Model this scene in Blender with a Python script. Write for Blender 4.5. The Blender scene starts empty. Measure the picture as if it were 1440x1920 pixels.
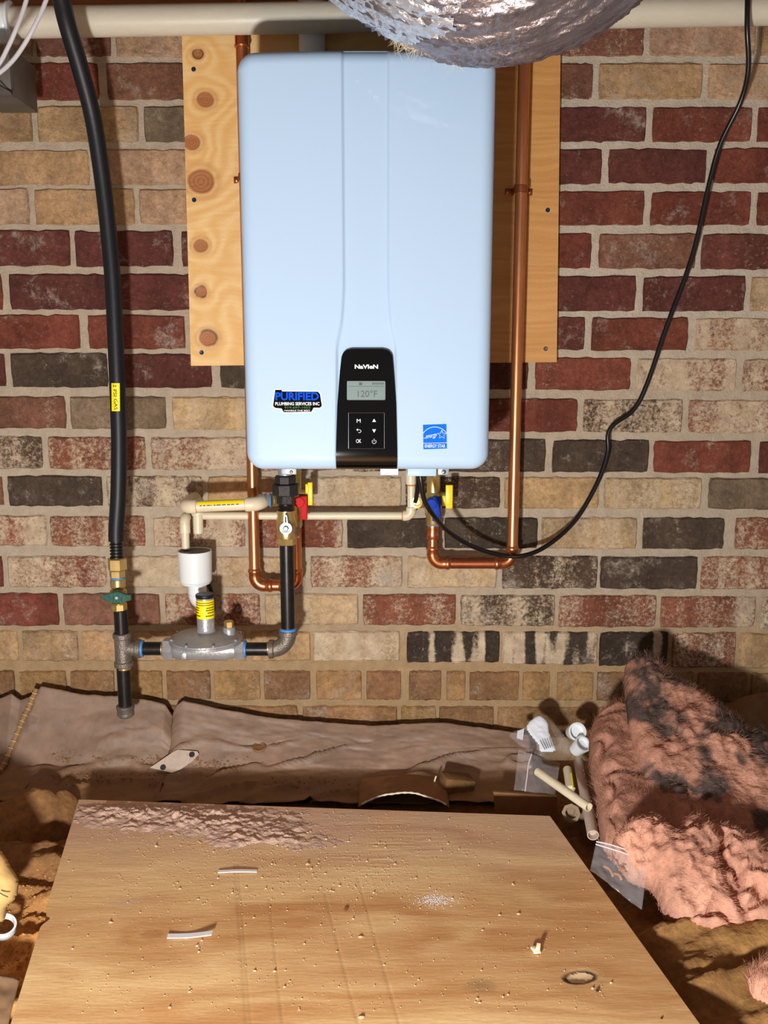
import bpy, bmesh, math, random
import numpy as np
from mathutils import Vector, Matrix

random.seed(4)
scene = bpy.context.scene
C = scene.collection

# ------------------------------------------------------------------ camera
F, PITCH = 1725.0, math.radians(9.9)
CAM = Vector((0.0, -1.85, 0.86))
cd = bpy.data.cameras.new('camera'); cam = bpy.data.objects.new('camera', cd); C.objects.link(cam)
cam.location = CAM; cam.rotation_euler = (math.radians(90) - PITCH, 0, 0)
cd.sensor_fit = 'VERTICAL'; cd.sensor_height = 36.0; cd.lens = 36.0 * F / 1920.0
cd.clip_start = 0.02
scene.camera = cam
# ------------------------------------------------------------------ light
world = bpy.data.worlds.new('world'); scene.world = world; world.use_nodes = True
world.node_tree.nodes['Background'].inputs[0].default_value = (1.0, 0.93, 0.86, 1)
world.node_tree.nodes['Background'].inputs[1].default_value = 0.23
ld = bpy.data.lights.new('work_lamp', 'POINT'); lamp = bpy.data.objects.new('work_lamp', ld); C.objects.link(lamp)
lamp.location = (-0.25, -1.80, 0.325); ld.energy = 98; ld.shadow_soft_size = 0.045; ld.color = (1.0, 0.965, 0.925)
scene.view_settings.view_transform = 'Standard'; scene.view_settings.look = 'None'
scene.view_settings.gamma = 1.0; scene.view_settings.use_curve_mapping = False
scene.view_settings.exposure = 0.22

# ------------------------------------------------------------------ pixel helpers
cp, sp = math.cos(PITCH), math.sin(PITCH)
def ray(px, py):
    dx, dy = (px - 720) / F, -(py - 960) / F
    return Vector((dx, cp + dy * sp, -sp + dy * cp))
def P(px, py, Y):
    d = ray(px, py); return CAM + d * ((Y - CAM.y) / d.y)
def G(px, py, z=0.0):
    d = ray(px, py); return CAM + d * ((z - CAM.z) / d.z)
def onplane(px, py, p0, n):
    d = ray(px, py); return CAM + d * ((p0 - CAM).dot(n) / d.dot(n))
def pxm(px, py, Y, w):                       # metres spanned by w pixels there
    return (P(px + w, py, Y) - P(px, py, Y)).x
def lin(c):
    return tuple(((v / 255) / 12.92 if v / 255 <= .04045 else ((v / 255 + .055) / 1.055) ** 2.4) for v in c)

# ------------------------------------------------------------------ noise (numpy)
def _h(ix, iy, iz, seed):
    n = (ix.astype(np.int64) * 374761393 + iy.astype(np.int64) * 668265263 + iz.astype(np.int64) * 2147483647 + seed * 1274126177) & 0xffffffff
    n = ((n ^ (n >> 13)) * 1274126177) & 0xffffffff
    n = ((n ^ (n >> 16)) * 2246822519) & 0xffffffff
    return ((n ^ (n >> 15)) & 0xffff) / 65535.0
def vn(x, y, z=None, seed=0):
    x = np.asarray(x, float); y = np.asarray(y, float)
    ix, iy = np.floor(x), np.floor(y); fx, fy = x - ix, y - iy
    fx, fy = fx * fx * (3 - 2 * fx), fy * fy * (3 - 2 * fy)
    if z is None:
        k = np.zeros_like(ix)
        a = _h(ix, iy, k, seed) * (1 - fx) + _h(ix + 1, iy, k, seed) * fx
        b = _h(ix, iy + 1, k, seed) * (1 - fx) + _h(ix + 1, iy + 1, k, seed) * fx
        return a * (1 - fy) + b * fy
    z = np.asarray(z, float); iz = np.floor(z); fz = z - iz; fz = fz * fz * (3 - 2 * fz)
    r = 0
    for dz, wz in ((0, 1 - fz), (1, fz)):
        a = _h(ix, iy, iz + dz, seed) * (1 - fx) + _h(ix + 1, iy, iz + dz, seed) * fx
        b = _h(ix, iy + 1, iz + dz, seed) * (1 - fx) + _h(ix + 1, iy + 1, iz + dz, seed) * fx
        r = r + wz * (a * (1 - fy) + b * fy)
    return r
def fbm(x, y, z=None, o=4, seed=0, g=.5):
    s, a, t = 0, 1, 0
    for i in range(o):
        s = s + a * vn(x * 2 ** i, y * 2 ** i, None if z is None else z * 2 ** i, seed + i); t += a; a *= g
    return s / t
def sstep(a, b, x):
    t = np.clip((x - a) / (b - a), 0, 1); return t * t * (3 - 2 * t)

# ------------------------------------------------------------------ materials
def mat(name, col, rough=.5, metal=0, var=0., vs=30, bump=0., bs=150, coat=0, alpha=1, emis=0, attr=False, spec=.5, stretch=(1, 1, 1), trans=0, col2=None, sss=0):
    m = bpy.data.materials.new(name); m.use_nodes = True
    nt = m.node_tree; b = nt.nodes['Principled BSDF']
    c = lin(col)
    b.inputs['Roughness'].default_value = rough; b.inputs['Metallic'].default_value = metal
    b.inputs['Specular IOR Level'].default_value = spec
    b.inputs['Coat Weight'].default_value = coat; b.inputs['Coat Roughness'].default_value = .04
    b.inputs['Alpha'].default_value = alpha; b.inputs['Transmission Weight'].default_value = trans
    b.inputs['Base Color'].default_value = (*c, 1)
    if emis:
        b.inputs['Emission Color'].default_value = (*c, 1); b.inputs['Emission Strength'].default_value = emis
    tc = nt.nodes.new('ShaderNodeTexCoord'); mp = nt.nodes.new('ShaderNodeMapping')
    nt.links.new(tc.outputs['Object'], mp.inputs['Vector']); mp.inputs['Scale'].default_value = stretch
    src = None
    if attr:
        at = nt.nodes.new('ShaderNodeAttribute'); at.attribute_name = 'Col'; src = at.outputs['Color']
        nt.links.new(src, b.inputs['Base Color'])
    if var or col2:
        n = nt.nodes.new('ShaderNodeTexNoise'); n.inputs['Scale'].default_value = vs; n.inputs['Detail'].default_value = 6
        n.inputs['Roughness'].default_value = .65
        nt.links.new(mp.outputs[0], n.inputs['Vector'])
        r = nt.nodes.new('ShaderNodeValToRGB'); r.color_ramp.elements[0].position = .3; r.color_ramp.elements[1].position = .7
        if attr:
            r.color_ramp.elements[0].color = (1 - var,) * 3 + (1,); r.color_ramp.elements[1].color = (1 + var * .6,) * 3 + (1,)
            mx = nt.nodes.new('ShaderNodeMix'); mx.data_type = 'RGBA'; mx.blend_type = 'MULTIPLY'; mx.inputs['Factor'].default_value = 1
            nt.links.new(src, mx.inputs[6]); nt.links.new(r.outputs[0], mx.inputs[7]); nt.links.new(mx.outputs[2], b.inputs['Base Color'])
        else:
            d = lin(col2) if col2 else tuple(v * (1 - var) for v in c)
            r.color_ramp.elements[0].color = (*d, 1); r.color_ramp.elements[1].color = (*[min(1, v * (1 + var * .5)) for v in c], 1)
            nt.links.new(r.outputs[0], b.inputs['Base Color'])
        nt.links.new(n.outputs[0], r.inputs[0])
    if bump:
        n = nt.nodes.new('ShaderNodeTexNoise'); n.inputs['Scale'].default_value = bs; n.inputs['Detail'].default_value = 5
        bp = nt.nodes.new('ShaderNodeBump'); bp.inputs['Strength'].default_value = bump; bp.inputs['Distance'].default_value = .003
        nt.links.new(mp.outputs[0], n.inputs['Vector']); nt.links.new(n.outputs[0], bp.inputs['Height']); nt.links.new(bp.outputs[0], b.inputs['Normal'])
    return m

M = {}
def brick_mat(name, band):
    m = bpy.data.materials.new(name); m.use_nodes = True; nt = m.node_tree; L = nt.links.new; N = nt.nodes.new
    b = nt.nodes['Principled BSDF']; b.inputs['Roughness'].default_value = .88; b.inputs['Specular IOR Level'].default_value = .25
    oi = N('ShaderNodeObjectInfo'); ge = N('ShaderNodeNewGeometry')
    mp = N('ShaderNodeMapping'); L(ge.outputs['Position'], mp.inputs['Vector'])
    cx = N('ShaderNodeCombineXYZ'); mu = N('ShaderNodeMath'); mu.operation = 'MULTIPLY'; mu.inputs[1].default_value = 7.0
    L(oi.outputs['Random'], mu.inputs[0]); L(mu.outputs[0], cx.inputs[0]); L(mu.outputs[0], cx.inputs[1]); L(mu.outputs[0], cx.inputs[2]); L(cx.outputs[0], mp.inputs['Location'])
    def noise(sc, det=5, ro=.6, vec=None):
        n = N('ShaderNodeTexNoise'); n.inputs['Scale'].default_value = sc; n.inputs['Detail'].default_value = det; n.inputs['Roughness'].default_value = ro
        L(vec or mp.outputs[0], n.inputs['Vector']); return n.outputs[0]
    def ramp(src, a, bb, ca=(0, 0, 0, 1), cb=(1, 1, 1, 1)):
        r = N('ShaderNodeValToRGB'); r.color_ramp.elements[0].position = a; r.color_ramp.elements[1].position = bb
        r.color_ramp.elements[0].color = ca; r.color_ramp.elements[1].color = cb; L(src, r.inputs[0]); return r.outputs[0]
    def mix(f, a, c, mode='MIX'):
        x = N('ShaderNodeMix'); x.data_type = 'RGBA'; x.blend_type = mode
        for s, v in ((0, f), (6, a), (7, c)):
            if isinstance(v, (int, float)): x.inputs[s].default_value = v
            elif isinstance(v, tuple): x.inputs[s].default_value = v
            else: L(v, x.inputs[s])
        return x.outputs[2]
    m2 = N('ShaderNodeMapping'); L(mp.outputs[0], m2.inputs['Vector']); m2.inputs['Scale'].default_value = (1, 1, .12)
    v = mix(1.0, oi.outputs['Color'], ramp(noise(16, 4), .3, .72, (.72, .70, .70, 1), (1.22, 1.2, 1.18, 1)), 'MULTIPLY')
    v = mix(1.0, v, ramp(noise(17, 2, .5, m2.outputs[0]), .35, .65, (.86, .84, .82, 1), (1.12, 1.1, 1.1, 1)), 'MULTIPLY')
    v = mix(1.0, v, ramp(noise(85, 12, .8), .36, .66, (.62, .60, .58, 1), (1.28, 1.27, 1.25, 1)), 'MULTIPLY')
    # wash: alpha drives how far the pale coat reaches
    w = N('ShaderNodeMath'); w.operation = 'ADD'
    wn = N('ShaderNodeMix'); wn.data_type = 'FLOAT'; wn.inputs[0].default_value = .30 if not band else .8
    L(noise(130, 10, .82), wn.inputs[2]); L(noise(22 if not band else 30, 1.5, .5, m2.outputs[0]), wn.inputs[3])
    L(wn.outputs[0], w.inputs[0]); L(oi.outputs['Alpha'], w.inputs[1])
    w2 = N('ShaderNodeMath'); w2.operation = 'SUBTRACT'; w2.inputs[1].default_value = .5; L(w.outputs[0], w2.inputs[0])
    wash = ramp(w2.outputs[0], .5, .60 if not band else .55)
    cream = ramp(noise(40, 4), .3, .7, (*lin((178, 156, 130)), 1), (*lin((218, 200, 172)), 1))
    v = mix(wash, v, cream)
    sm = N('ShaderNodeMath'); sm.operation = 'MULTIPLY'; L(ramp(noise(11, 12, .8), .54, .66), sm.inputs[0]); L(ramp(noise(150, 6, .7), .36, .56), sm.inputs[1])
    v = mix(sm.outputs[0], v, (*lin((176, 164, 150)), 1))
    # fine speckle and pits
    sp1 = ramp(noise(330, 3, .7), .30, .40, (.34, .30, .28, 1), (1, 1, 1, 1)); v = mix(.75, v, sp1, 'MULTIPLY')
    sp2 = ramp(noise(170, 8, .8), .62, .70); v = mix(sp2, v, (*lin((188, 170, 148)), 1))
    L(v, b.inputs['Base Color'])
    bp = N('ShaderNodeBump'); bp.inputs['Strength'].default_value = .9; bp.inputs['Distance'].default_value = .005
    L(noise(120, 8, .7), bp.inputs['Height']); L(bp.outputs[0], b.inputs['Normal'])
    return m
M['brick'] = brick_mat('brick_face', False); M['brick_band'] = brick_mat('brick_face_banded', True)
M['mortar'] = mat('mortar', (172, 158, 138), .95, var=.28, vs=14, bump=.9, bs=220, spec=.2)
M['mortar_attr'] = mat('mortar_tinted', (170, 156, 136), .95, attr=True, var=.18, vs=40, bump=.9, bs=240, spec=.2)
M['wood'] = mat('plywood_face', (220, 180, 120), .5, attr=True, bump=.25, bs=160, stretch=(1, 1, 6))
M['board'] = mat('floor_plywood_face', (200, 150, 100), .62, attr=True, bump=.14, bs=160, stretch=(.3, 1.5, 1))
M['ply_edge'] = mat('plywood_edge', (176, 134, 86), .8, var=.35, vs=60, stretch=(1, 1, 12))
M['beam'] = mat('framing_lumber', (150, 98, 52), .7, var=.4, vs=18, stretch=(.15, 1, 4), bump=.3)
M['enamel'] = mat('white_enamel', (181, 212, 244), .35, coat=.35, spec=.12)
M['black_gloss'] = mat('black_gloss', (3, 3, 4), .07, coat=.25, spec=.3)
M['keypad'] = mat('keypad_black', (5, 7, 11), .06, spec=.3)
M['chrome_line'] = mat('keypad_rim', (120, 122, 128), .25, metal=.8)
M['lcd'] = mat('lcd_grey', (118, 138, 140), .4, emis=.06, spec=.2)
M['lcd_ink'] = mat('lcd_ink', (62, 76, 80), .5)
M['print_white'] = mat('print_white', (235, 238, 242), .45)
M['print_black'] = mat('print_black', (10, 10, 13), .8, spec=.08)
M['print_blue'] = mat('print_blue', (10, 84, 235), .8, spec=.1)
M['print_green'] = mat('print_green', (70, 130, 70), .8, spec=.1)
M['energy_blue'] = mat('sticker_blue', (0, 112, 235), .7, spec=.15)
M['sticker_white'] = mat('sticker_white', (226, 238, 248), .35)
M['yellow'] = mat('yellow_label', (255, 232, 0), .45)
M['yellow_plastic'] = mat('yellow_plastic', (250, 218, 0), .35)
M['red_plastic'] = mat('red_plastic', (196, 24, 30), .6, spec=.2)
M['blue_plastic'] = mat('blue_plastic', (8, 56, 172), .6, spec=.2)
M['green_metal'] = mat('green_handle', (0, 78, 66), .4, bump=.2)
M['copper'] = mat('copper_pipe', (222, 146, 98), .30, metal=.9, var=.3, vs=26, stretch=(1, 1, .25))
M['copper_fit'] = mat('copper_fitting', (212, 130, 86), .26, metal=.9, var=.25, vs=60)
M['copper_dark'] = mat('copper_aged', (166, 96, 64), .36, metal=.85, var=.3, vs=30)
M['brass'] = mat('brass', (204, 178, 116), .34, metal=.8, var=.25, vs=50)
M['iron'] = mat('black_iron', (44, 43, 44), .33, metal=.6, var=.4, vs=60)
M['iron_cast'] = mat('cast_iron_fitting', (124, 116, 108), .42, metal=.5, var=.35, vs=70, bump=.5, bs=260)
M['iron_union'] = mat('black_union', (52, 50, 50), .5, metal=.5, bump=.5, bs=320)
M['zinc'] = mat('die_cast_zinc', (168, 170, 174), .36, metal=.4, var=.22, vs=25, bump=.3, bs=200)
M['silver'] = mat('zinc_plated_steel', (158, 166, 174), .5, metal=.5)
M['galv'] = mat('galvanised_sheet', (104, 102, 98), .5, metal=.5, var=.3, vs=18)
M['tape_blue'] = mat('blue_sealant', (70, 140, 210), .5)
M['pvc'] = mat('white_pvc_aged', (206, 202, 186), .4, var=.10, vs=24, stretch=(.4, 1, 1), bump=.1)
M['cpvc'] = mat('cream_cpvc', (222, 212, 184), .36, var=.08, vs=40)
M['pvc_white'] = mat('white_pvc', (224, 232, 236), .3)
M['orange'] = mat('orange_cement', (206, 120, 40), .5)
M['rubber'] = mat('black_jacket', (17, 20, 27), .46, spec=.35, bump=.08, bs=90)
M['cord'] = mat('black_cord', (15, 15, 17), .3)
M['cable_white'] = mat('white_cable', (190, 192, 200), .4)
M['black_plastic'] = mat('black_plastic', (18, 18, 20), .45)
M['screw'] = mat('blue_screw', (36, 66, 110), .35, metal=.8)
M['screw_grey'] = mat('grey_screw', (110, 112, 116), .35, metal=.8)
M['foil'] = mat('foil_jacket', (158, 152, 160), .36, metal=.8, var=.25, vs=22, bump=.7, bs=130)
M['foil_bright'] = mat('foil_tape', (214, 222, 232), .3, metal=.75, bump=.8, bs=160)
M['glass_fibre'] = mat('cream_fibre', (226, 214, 186), .8)
M['dirt'] = mat('bare_soil', (150, 100, 60), .95, attr=True, var=.35, vs=60, bump=.9, bs=120, spec=.15)
M['dust'] = mat('dust_and_crumbs', (216, 184, 164), .95, var=.18, vs=90, bump=.7, bs=400, spec=.1)
M['crumb'] = mat('wood_crumb', (226, 196, 160), .9, var=.2, vs=300)
M['sheet'] = mat('dusty_plastic_sheet', (150, 122, 100), .55, attr=True, var=.22, vs=24, bump=.25, bs=70)
M['pink'] = mat('pink_fibreglass', (226, 150, 128), .95, attr=True, var=.2, vs=90, bump=.8, bs=160, spec=.1)
M['fibre_attr'] = mat('pink_fibres', (226, 160, 140), .85, attr=True, spec=.2)
M['bag'] = mat('clear_bag', (225, 220, 222), .12, alpha=.10, spec=.8)
M['bag_edge'] = mat('clear_bag_seal', (238, 236, 240), .2, alpha=.6, spec=.8)
M['paper'] = mat('white_paper', (222, 230, 240), .6)
M['canvas'] = mat('tan_canvas', (222, 184, 116), .8, var=.12, vs=30, bump=.4, bs=60)
M['hem'] = mat('stitched_hem', (150, 118, 82), .85, var=.2, vs=60)
M['card'] = mat('brown_card', (140, 100, 62), .85, var=.25, vs=26, bump=.3)
M['torn'] = mat('torn_card_edge', (226, 212, 188), .9)
M['chip'] = mat('cream_plastic_chip', (240, 226, 190), .5)
M['char'] = mat('charred_knot', (46, 40, 38), .8, var=.5, vs=120)
M['tag_paper'] = mat('dusty_paper_tag', (196, 178, 162), .8, var=.18, vs=50)
M['wet_wood'] = mat('old_wood', (120, 86, 46), .9, var=.45, vs=40, bump=.6)
M['crumb_soil'] = mat('orange_soil_crumb', (204, 144, 84), .95, var=.3, vs=200)
M['dusty_shaded_fit'] = mat('dusty_shaded_plastic', (142, 120, 96), .8, var=.2, vs=60)  # dusty, with the shade under the crossed pipes painted into the colour
M['red_print'] = mat('faded_red_print', (160, 84, 74), .7)
M['tag_dull'] = mat('dull_sheet', (150, 118, 88), .7, var=.15, vs=20)
M['leaf'] = mat('brown_scrap', (160, 100, 52), .6, var=.4, vs=80)

# ------------------------------------------------------------------ object helpers
WLOC = {}
def link(o, parent, base):
    C.objects.link(o); WLOC[o.name] = Vector(base)
    if parent is not None:
        o.parent = parent; o.location = Vector(base) - WLOC[parent.name]
    else:
        o.location = base
    return o
def thing(name, label, cat, loc, group=None):
    o = bpy.data.objects.new(name, None); o.empty_display_size = .03
    link(o, None, loc); o['label'] = label; o['category'] = cat
    if group: o['group'] = group
    return o
def tag(o, label=None, cat=None, group=None, kind=None):
    if label: o['label'] = label
    if cat: o['category'] = cat
    if group: o['group'] = group
    if kind: o['kind'] = kind
    return o
def mesh_obj(name, V, Fc, m, parent=None, sharp=35, colors=None, smooth=True):
    V = np.asarray(V, float)
    base = np.array([V[:, 0].mean(), V[:, 1].mean(), V[:, 2].min()])
    me = bpy.data.meshes.new(name); me.from_pydata((V - base).tolist(), [], [tuple(f) for f in Fc]); me.update()
    if smooth:
        me.shade_smooth()
        if sharp: me.set_sharp_from_angle(angle=math.radians(sharp))
    if colors is not None:
        a = me.color_attributes.new('Col', 'FLOAT_COLOR', 'POINT')
        c = np.ones((len(V), 4), np.float32); c[:, :3] = colors; a.data.foreach_set('color', c.ravel())
    me.materials.append(M[m] if isinstance(m, str) else m)
    o = bpy.data.objects.new(name, me)
    return link(o, parent, base)

class MB:
    def __init__(s): s.v, s.f = [], []
    def add(s, V, Fc):
        n = len(s.v); s.v += [tuple(p) for p in V]; s.f += [tuple(i + n for i in f) for f in Fc]; return s
    def lathe(s, o, ax, prof, seg=24, phase=0., cap=True):
        o = Vector(o); ax = Vector(ax).normalized()
        u = ax.cross(Vector((0, 0, 1)) if abs(ax.z) < .9 else Vector((0, 1, 0))).normalized(); w = ax.cross(u)
        V, Fc = [], []
        for t, r in prof:
            for k in range(seg):
                a = 2 * math.pi * k / seg + phase
                V.append(o + ax * t + (u * math.cos(a) + w * math.sin(a)) * r)
        for i in range(len(prof) - 1):
            for k in range(seg):
                a, b = i * seg + k, i * seg + (k + 1) % seg
                Fc.append((a, b, b + seg, a + seg))
        if cap:
            Fc.append(tuple(range(seg))[::-1]); Fc.append(tuple((len(prof) - 1) * seg + k for k in range(seg)))
        return s.add(V, Fc)
    def rod(s, a, b, r, seg=20, ch=.12):
        a, b = Vector(a), Vector(b); L = (b - a).length; c = min(r * ch, L * .3)
        return s.lathe(a, b - a, [(0, r - c), (c, r), (L - c, r), (L, r - c)], seg)
    def tube(s, pts, r, seg=14, res=6, smooth=True, cap=True):
        pts = [Vector(p) for p in pts]
        if smooth and len(pts) > 2:
            q = []
            n = len(pts)
            rr = r if callable(r) else None
            for i in range(n - 1):
                p0, p1, p2, p3 = pts[max(i - 1, 0)], pts[i], pts[i + 1], pts[min(i + 2, n - 1)]
                for k in range(res):
                    t = k / res
                    q.append(.5 * ((2 * p1) + (p2 - p0) * t + (2 * p0 - 5 * p1 + 4 * p2 - p3) * t * t + (3 * p1 - p0 - 3 * p2 + p3) * t ** 3))
            q.append(pts[-1]); pts = q
        n = len(pts); tg = [(pts[min(i + 1, n - 1)] - pts[max(i - 1, 0)]).normalized() for i in range(n)]
        u = tg[0].cross(Vector((0, 0, 1)) if abs(tg[0].z) < .9 else Vector((0, 1, 0))).normalized()
        V, Fc = [], []
        for i in range(n):
            u = (u - tg[i] * u.dot(tg[i])).normalized(); w = tg[i].cross(u)
            ri = r(i / (n - 1)) if callable(r) else r
            for k in range(seg):
                a = 2 * math.pi * k / seg; V.append(pts[i] + (u * math.cos(a) + w * math.sin(a)) * ri)
        for i in range(n - 1):
            for k in range(seg):
                a, b = i * seg + k, i * seg + (k + 1) % seg; Fc.append((a, b, b + seg, a + seg))
        if cap:
            Fc.append(tuple(range(seg))[::-1]); Fc.append(tuple((n - 1) * seg + k for k in range(seg)))
        return s.add(V, Fc)
    def box(s, c, d, bev=.0, rot=None):
        bm = bmesh.new(); bmesh.ops.create_cube(bm, size=1)
        for v in bm.verts: v.co = Vector((v.co.x * d[0], v.co.y * d[1], v.co.z * d[2]))
        if bev: bmesh.ops.bevel(bm, geom=list(bm.edges), offset=bev, segments=2, affect='EDGES', profile=.5)
        bm.verts.index_update()
        R = rot or Matrix.Identity(3)
        V = [R @ v.co + Vector(c) for v in bm.verts]; Fc = [[v.index for v in f.verts] for f in bm.faces]; bm.free()
        return s.add(V, Fc)
    def prism(s, poly, n):                       # poly: 3-D outline; n: extrusion vector
        n = Vector(n); k = len(poly); poly = [Vector(p) for p in poly]
        V = poly + [p + n for p in poly]
        Fc = [tuple(range(k))[::-1], tuple(range(k, 2 * k))] + [(i, (i + 1) % k, (i + 1) % k + k, i + k) for i in range(k)]
        return s.add(V, Fc)
    def elbow(s, c, a, b, R, r, seg=20, n=10):
        c, a, b = Vector(c), Vector(a), Vector(b); ctr = c + R * (a + b)
        return s.tube([ctr - R * (b * math.cos(t) + a * math.sin(t)) for t in [math.pi / 2 * i / n for i in range(n + 1)]], r, seg, smooth=False)
    def build(s, name, m, parent=None, sharp=35, smooth=True):
        return mesh_obj(name, s.v, s.f, m, parent, sharp, smooth=smooth)

def gridmesh(name, Pt, m, parent=None, colors=None, mask=None, sharp=None, extra=None):
    """Pt: (nu,nv,3) array"""
    nu, nv = Pt.shape[:2]; idx = np.arange(nu * nv).reshape(nu, nv)
    q = np.stack([idx[:-1, :-1], idx[1:, :-1], idx[1:, 1:], idx[:-1, 1:]], -1)
    if mask is not None:
        k = mask[:-1, :-1] & mask[1:, :-1] & mask[1:, 1:] & mask[:-1, 1:]; q = q[k]
        used = np.unique(q); re = -np.ones(nu * nv, int); re[used] = np.arange(len(used))
        V = Pt.reshape(-1, 3)[used]; q = re[q.reshape(-1, 4)]
        colors = None if colors is None else colors.reshape(-1, 3)[used]
    else:
        V = Pt.reshape(-1, 3); q = q.reshape(-1, 4); colors = None if colors is None else colors.reshape(-1, 3)
    return mesh_fast(name, V, q, m, parent, colors, sharp)
def mesh_fast(name, V, q, m, parent=None, colors=None, sharp=None):
    base = np.array([V[:, 0].mean(), V[:, 1].mean(), V[:, 2].min()])
    k = q.shape[1]
    me = bpy.data.meshes.new(name); me.vertices.add(len(V)); me.vertices.foreach_set('co', (V - base).astype(np.float32).ravel())
    me.loops.add(q.size); me.loops.foreach_set('vertex_index', q.ravel().astype(np.int32))
    me.polygons.add(len(q)); me.polygons.foreach_set('loop_start', np.arange(0, q.size, k, dtype=np.int32)); me.polygons.foreach_set('loop_total', np.full(len(q), k, np.int32))
    me.update(calc_edges=True); me.validate(); me.shade_smooth()
    if sharp: me.set_sharp_from_angle(angle=math.radians(sharp))
    if colors is not None:
        a = me.color_attributes.new('Col', 'FLOAT_COLOR', 'POINT'); c = np.ones((len(V), 4), np.float32); c[:, :3] = colors
        a.data.foreach_set('color', c.ravel())
    me.materials.append(M[m]); o = bpy.data.objects.new(name, me); return link(o, parent, base)

def text_obj(name, s, m, parent, ctr, right, up, width=None, height=None, bold=0.0, lift=None):
    cu = bpy.data.curves.new('t', 'FONT'); cu.body = s; cu.size = 1; cu.offset = bold; cu.resolution_u = 3
    o = bpy.data.objects.new('t', cu); C.objects.link(o)
    dg = bpy.context.evaluated_depsgraph_get(); me = bpy.data.meshes.new_from_object(o.evaluated_get(dg))
    V = np.array([v.co[:] for v in me.vertices]); Fc = [tuple(p.vertices) for p in me.polygons]
    bpy.data.objects.remove(o); bpy.data.curves.remove(cu); bpy.data.meshes.remove(me)
    mn, mx = V.min(0), V.max(0); c = (mn + mx) / 2; d = mx - mn
    sx = (width / d[0]) if width else height / d[1]; sy = (height / d[1]) if height else sx
    R, U = np.array(right), np.array(up)
    W = np.array(ctr) + np.outer((V[:, 0] - c[0]) * sx, R) + np.outer((V[:, 1] - c[1]) * sy, U)
    return mesh_obj(name, W, Fc, m, parent, smooth=False)

def poly_dist(p, poly):
    """signed inside distance of points p (n,2) to polygon poly (m,2); >0 inside"""
    d = np.full(len(p), 1e9); ins = np.zeros(len(p), bool); m = len(poly)
    for i in range(m):
        a, b = poly[i], poly[(i + 1) % m]; e = b - a
        t = np.clip(((p - a) @ e) / (e @ e + 1e-12), 0, 1); d = np.minimum(d, np.linalg.norm(p - a - t[:, None] * e, axis=1))
        c = ((a[1] > p[:, 1]) != (b[1] > p[:, 1])); xx = (b[0] - a[0]) * (p[:, 1] - a[1]) / (b[1] - a[1] + 1e-12) + a[0]
        ins ^= c & (p[:, 0] < xx)
    return np.where(ins, d, -d)
def spline_closed(pts, k=4):
    pts = [np.array(p, float) for p in pts]; n = len(pts); out = []
    for i in range(n):
        p0, p1, p2, p3 = pts[i - 1], pts[i], pts[(i + 1) % n], pts[(i + 2) % n]
        for j in range(k):
            t = j / k; out.append(.5 * (2 * p1 + (p2 - p0) * t + (2 * p0 - 5 * p1 + 4 * p2 - p3) * t * t + (3 * p1 - p0 - 3 * p2 + p3) * t ** 3))
    return np.array(out)
def inflate(name, px, p0, n, T, Tb, D, m, parent, res=.005, namp=.0, nscale=20., seed=0, colfun=None, fine=.3, ridge=0.):
    """closed, puffed-up body over an outline lying in the plane (p0, n)"""
    n = Vector(n).normalized(); u = Vector((1, 0, 0)); u = (u - n * u.dot(n)).normalized(); v = n.cross(u)
    W = [onplane(a, b, p0, n) - p0 for a, b in px]
    poly = spline_closed([(w.dot(u), w.dot(v)) for w in W])
    mn, mx = poly.min(0) - res, poly.max(0) + res
    gu = np.arange(mn[0], mx[0] + res, res); gv = np.arange(mn[1], mx[1] + res, res)
    A, B = np.meshgrid(gu, gv, indexing='ij'); d = poly_dist(np.stack([A.ravel(), B.ravel()], 1), poly).reshape(A.shape)
    ins = d > 0
    f = np.sqrt(np.clip(1 - (1 - np.clip(d / D, 0, 1)) ** 2, 0, 1))
    nz = fbm(A * nscale + seed, B * nscale, o=4, seed=seed) - .5
    rd = np.abs(fbm(A * nscale * .8 + 9, B * nscale * .8 + 3, o=3, seed=seed + 50) - .5) * 2
    hgt = f * T + (nz * namp * 2 - ridge * np.exp(-(rd / .075) ** 2)) * np.clip(d / (D * .6), 0, 1)
    hgt += fine * .01 * (fbm(A * nscale * 7, B * nscale * 7, o=3, seed=seed + 7) - .5) * np.clip(d / .02, 0, 1)
    U, Vv, Nn, O = map(np.array, (u, v, n, p0))
    front = O + A[..., None] * U + B[..., None] * Vv + hgt[..., None] * Nn
    back = O + A[..., None] * U + B[..., None] * Vv - (f * Tb)[..., None] * Nn
    idx = np.arange(A.size).reshape(A.shape)
    k = ins[:-1, :-1] & ins[1:, :-1] & ins[1:, 1:] & ins[:-1, 1:]
    q = np.stack([idx[:-1, :-1], idx[1:, :-1], idx[1:, 1:], idx[:-1, 1:]], -1)[k]
    qb = q[:, ::-1] + A.size
    e = {}
    for f4 in q:
        for i in range(4):
            a, b = int(f4[i]), int(f4[(i + 1) % 4])
            if (b, a) in e: del e[(b, a)]
            else: e[(a, b)] = 1
    side = np.array([(b, a, a + A.size, b + A.size) for a, b in e])
    Q = np.concatenate([q, qb, side]); V = np.concatenate([front.reshape(-1, 3), back.reshape(-1, 3)])
    used = np.unique(Q); re = -np.ones(len(V), int); re[used] = np.arange(len(used))
    cols = None
    if colfun is not None:
        cols = colfun(np.concatenate([A.ravel(), A.ravel()]), np.concatenate([B.ravel(), B.ravel()]), V)[used]
    o = mesh_fast(name, V[used], re[Q], m, parent, cols)
    return o, V[used], cols, np.array(n)

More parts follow.
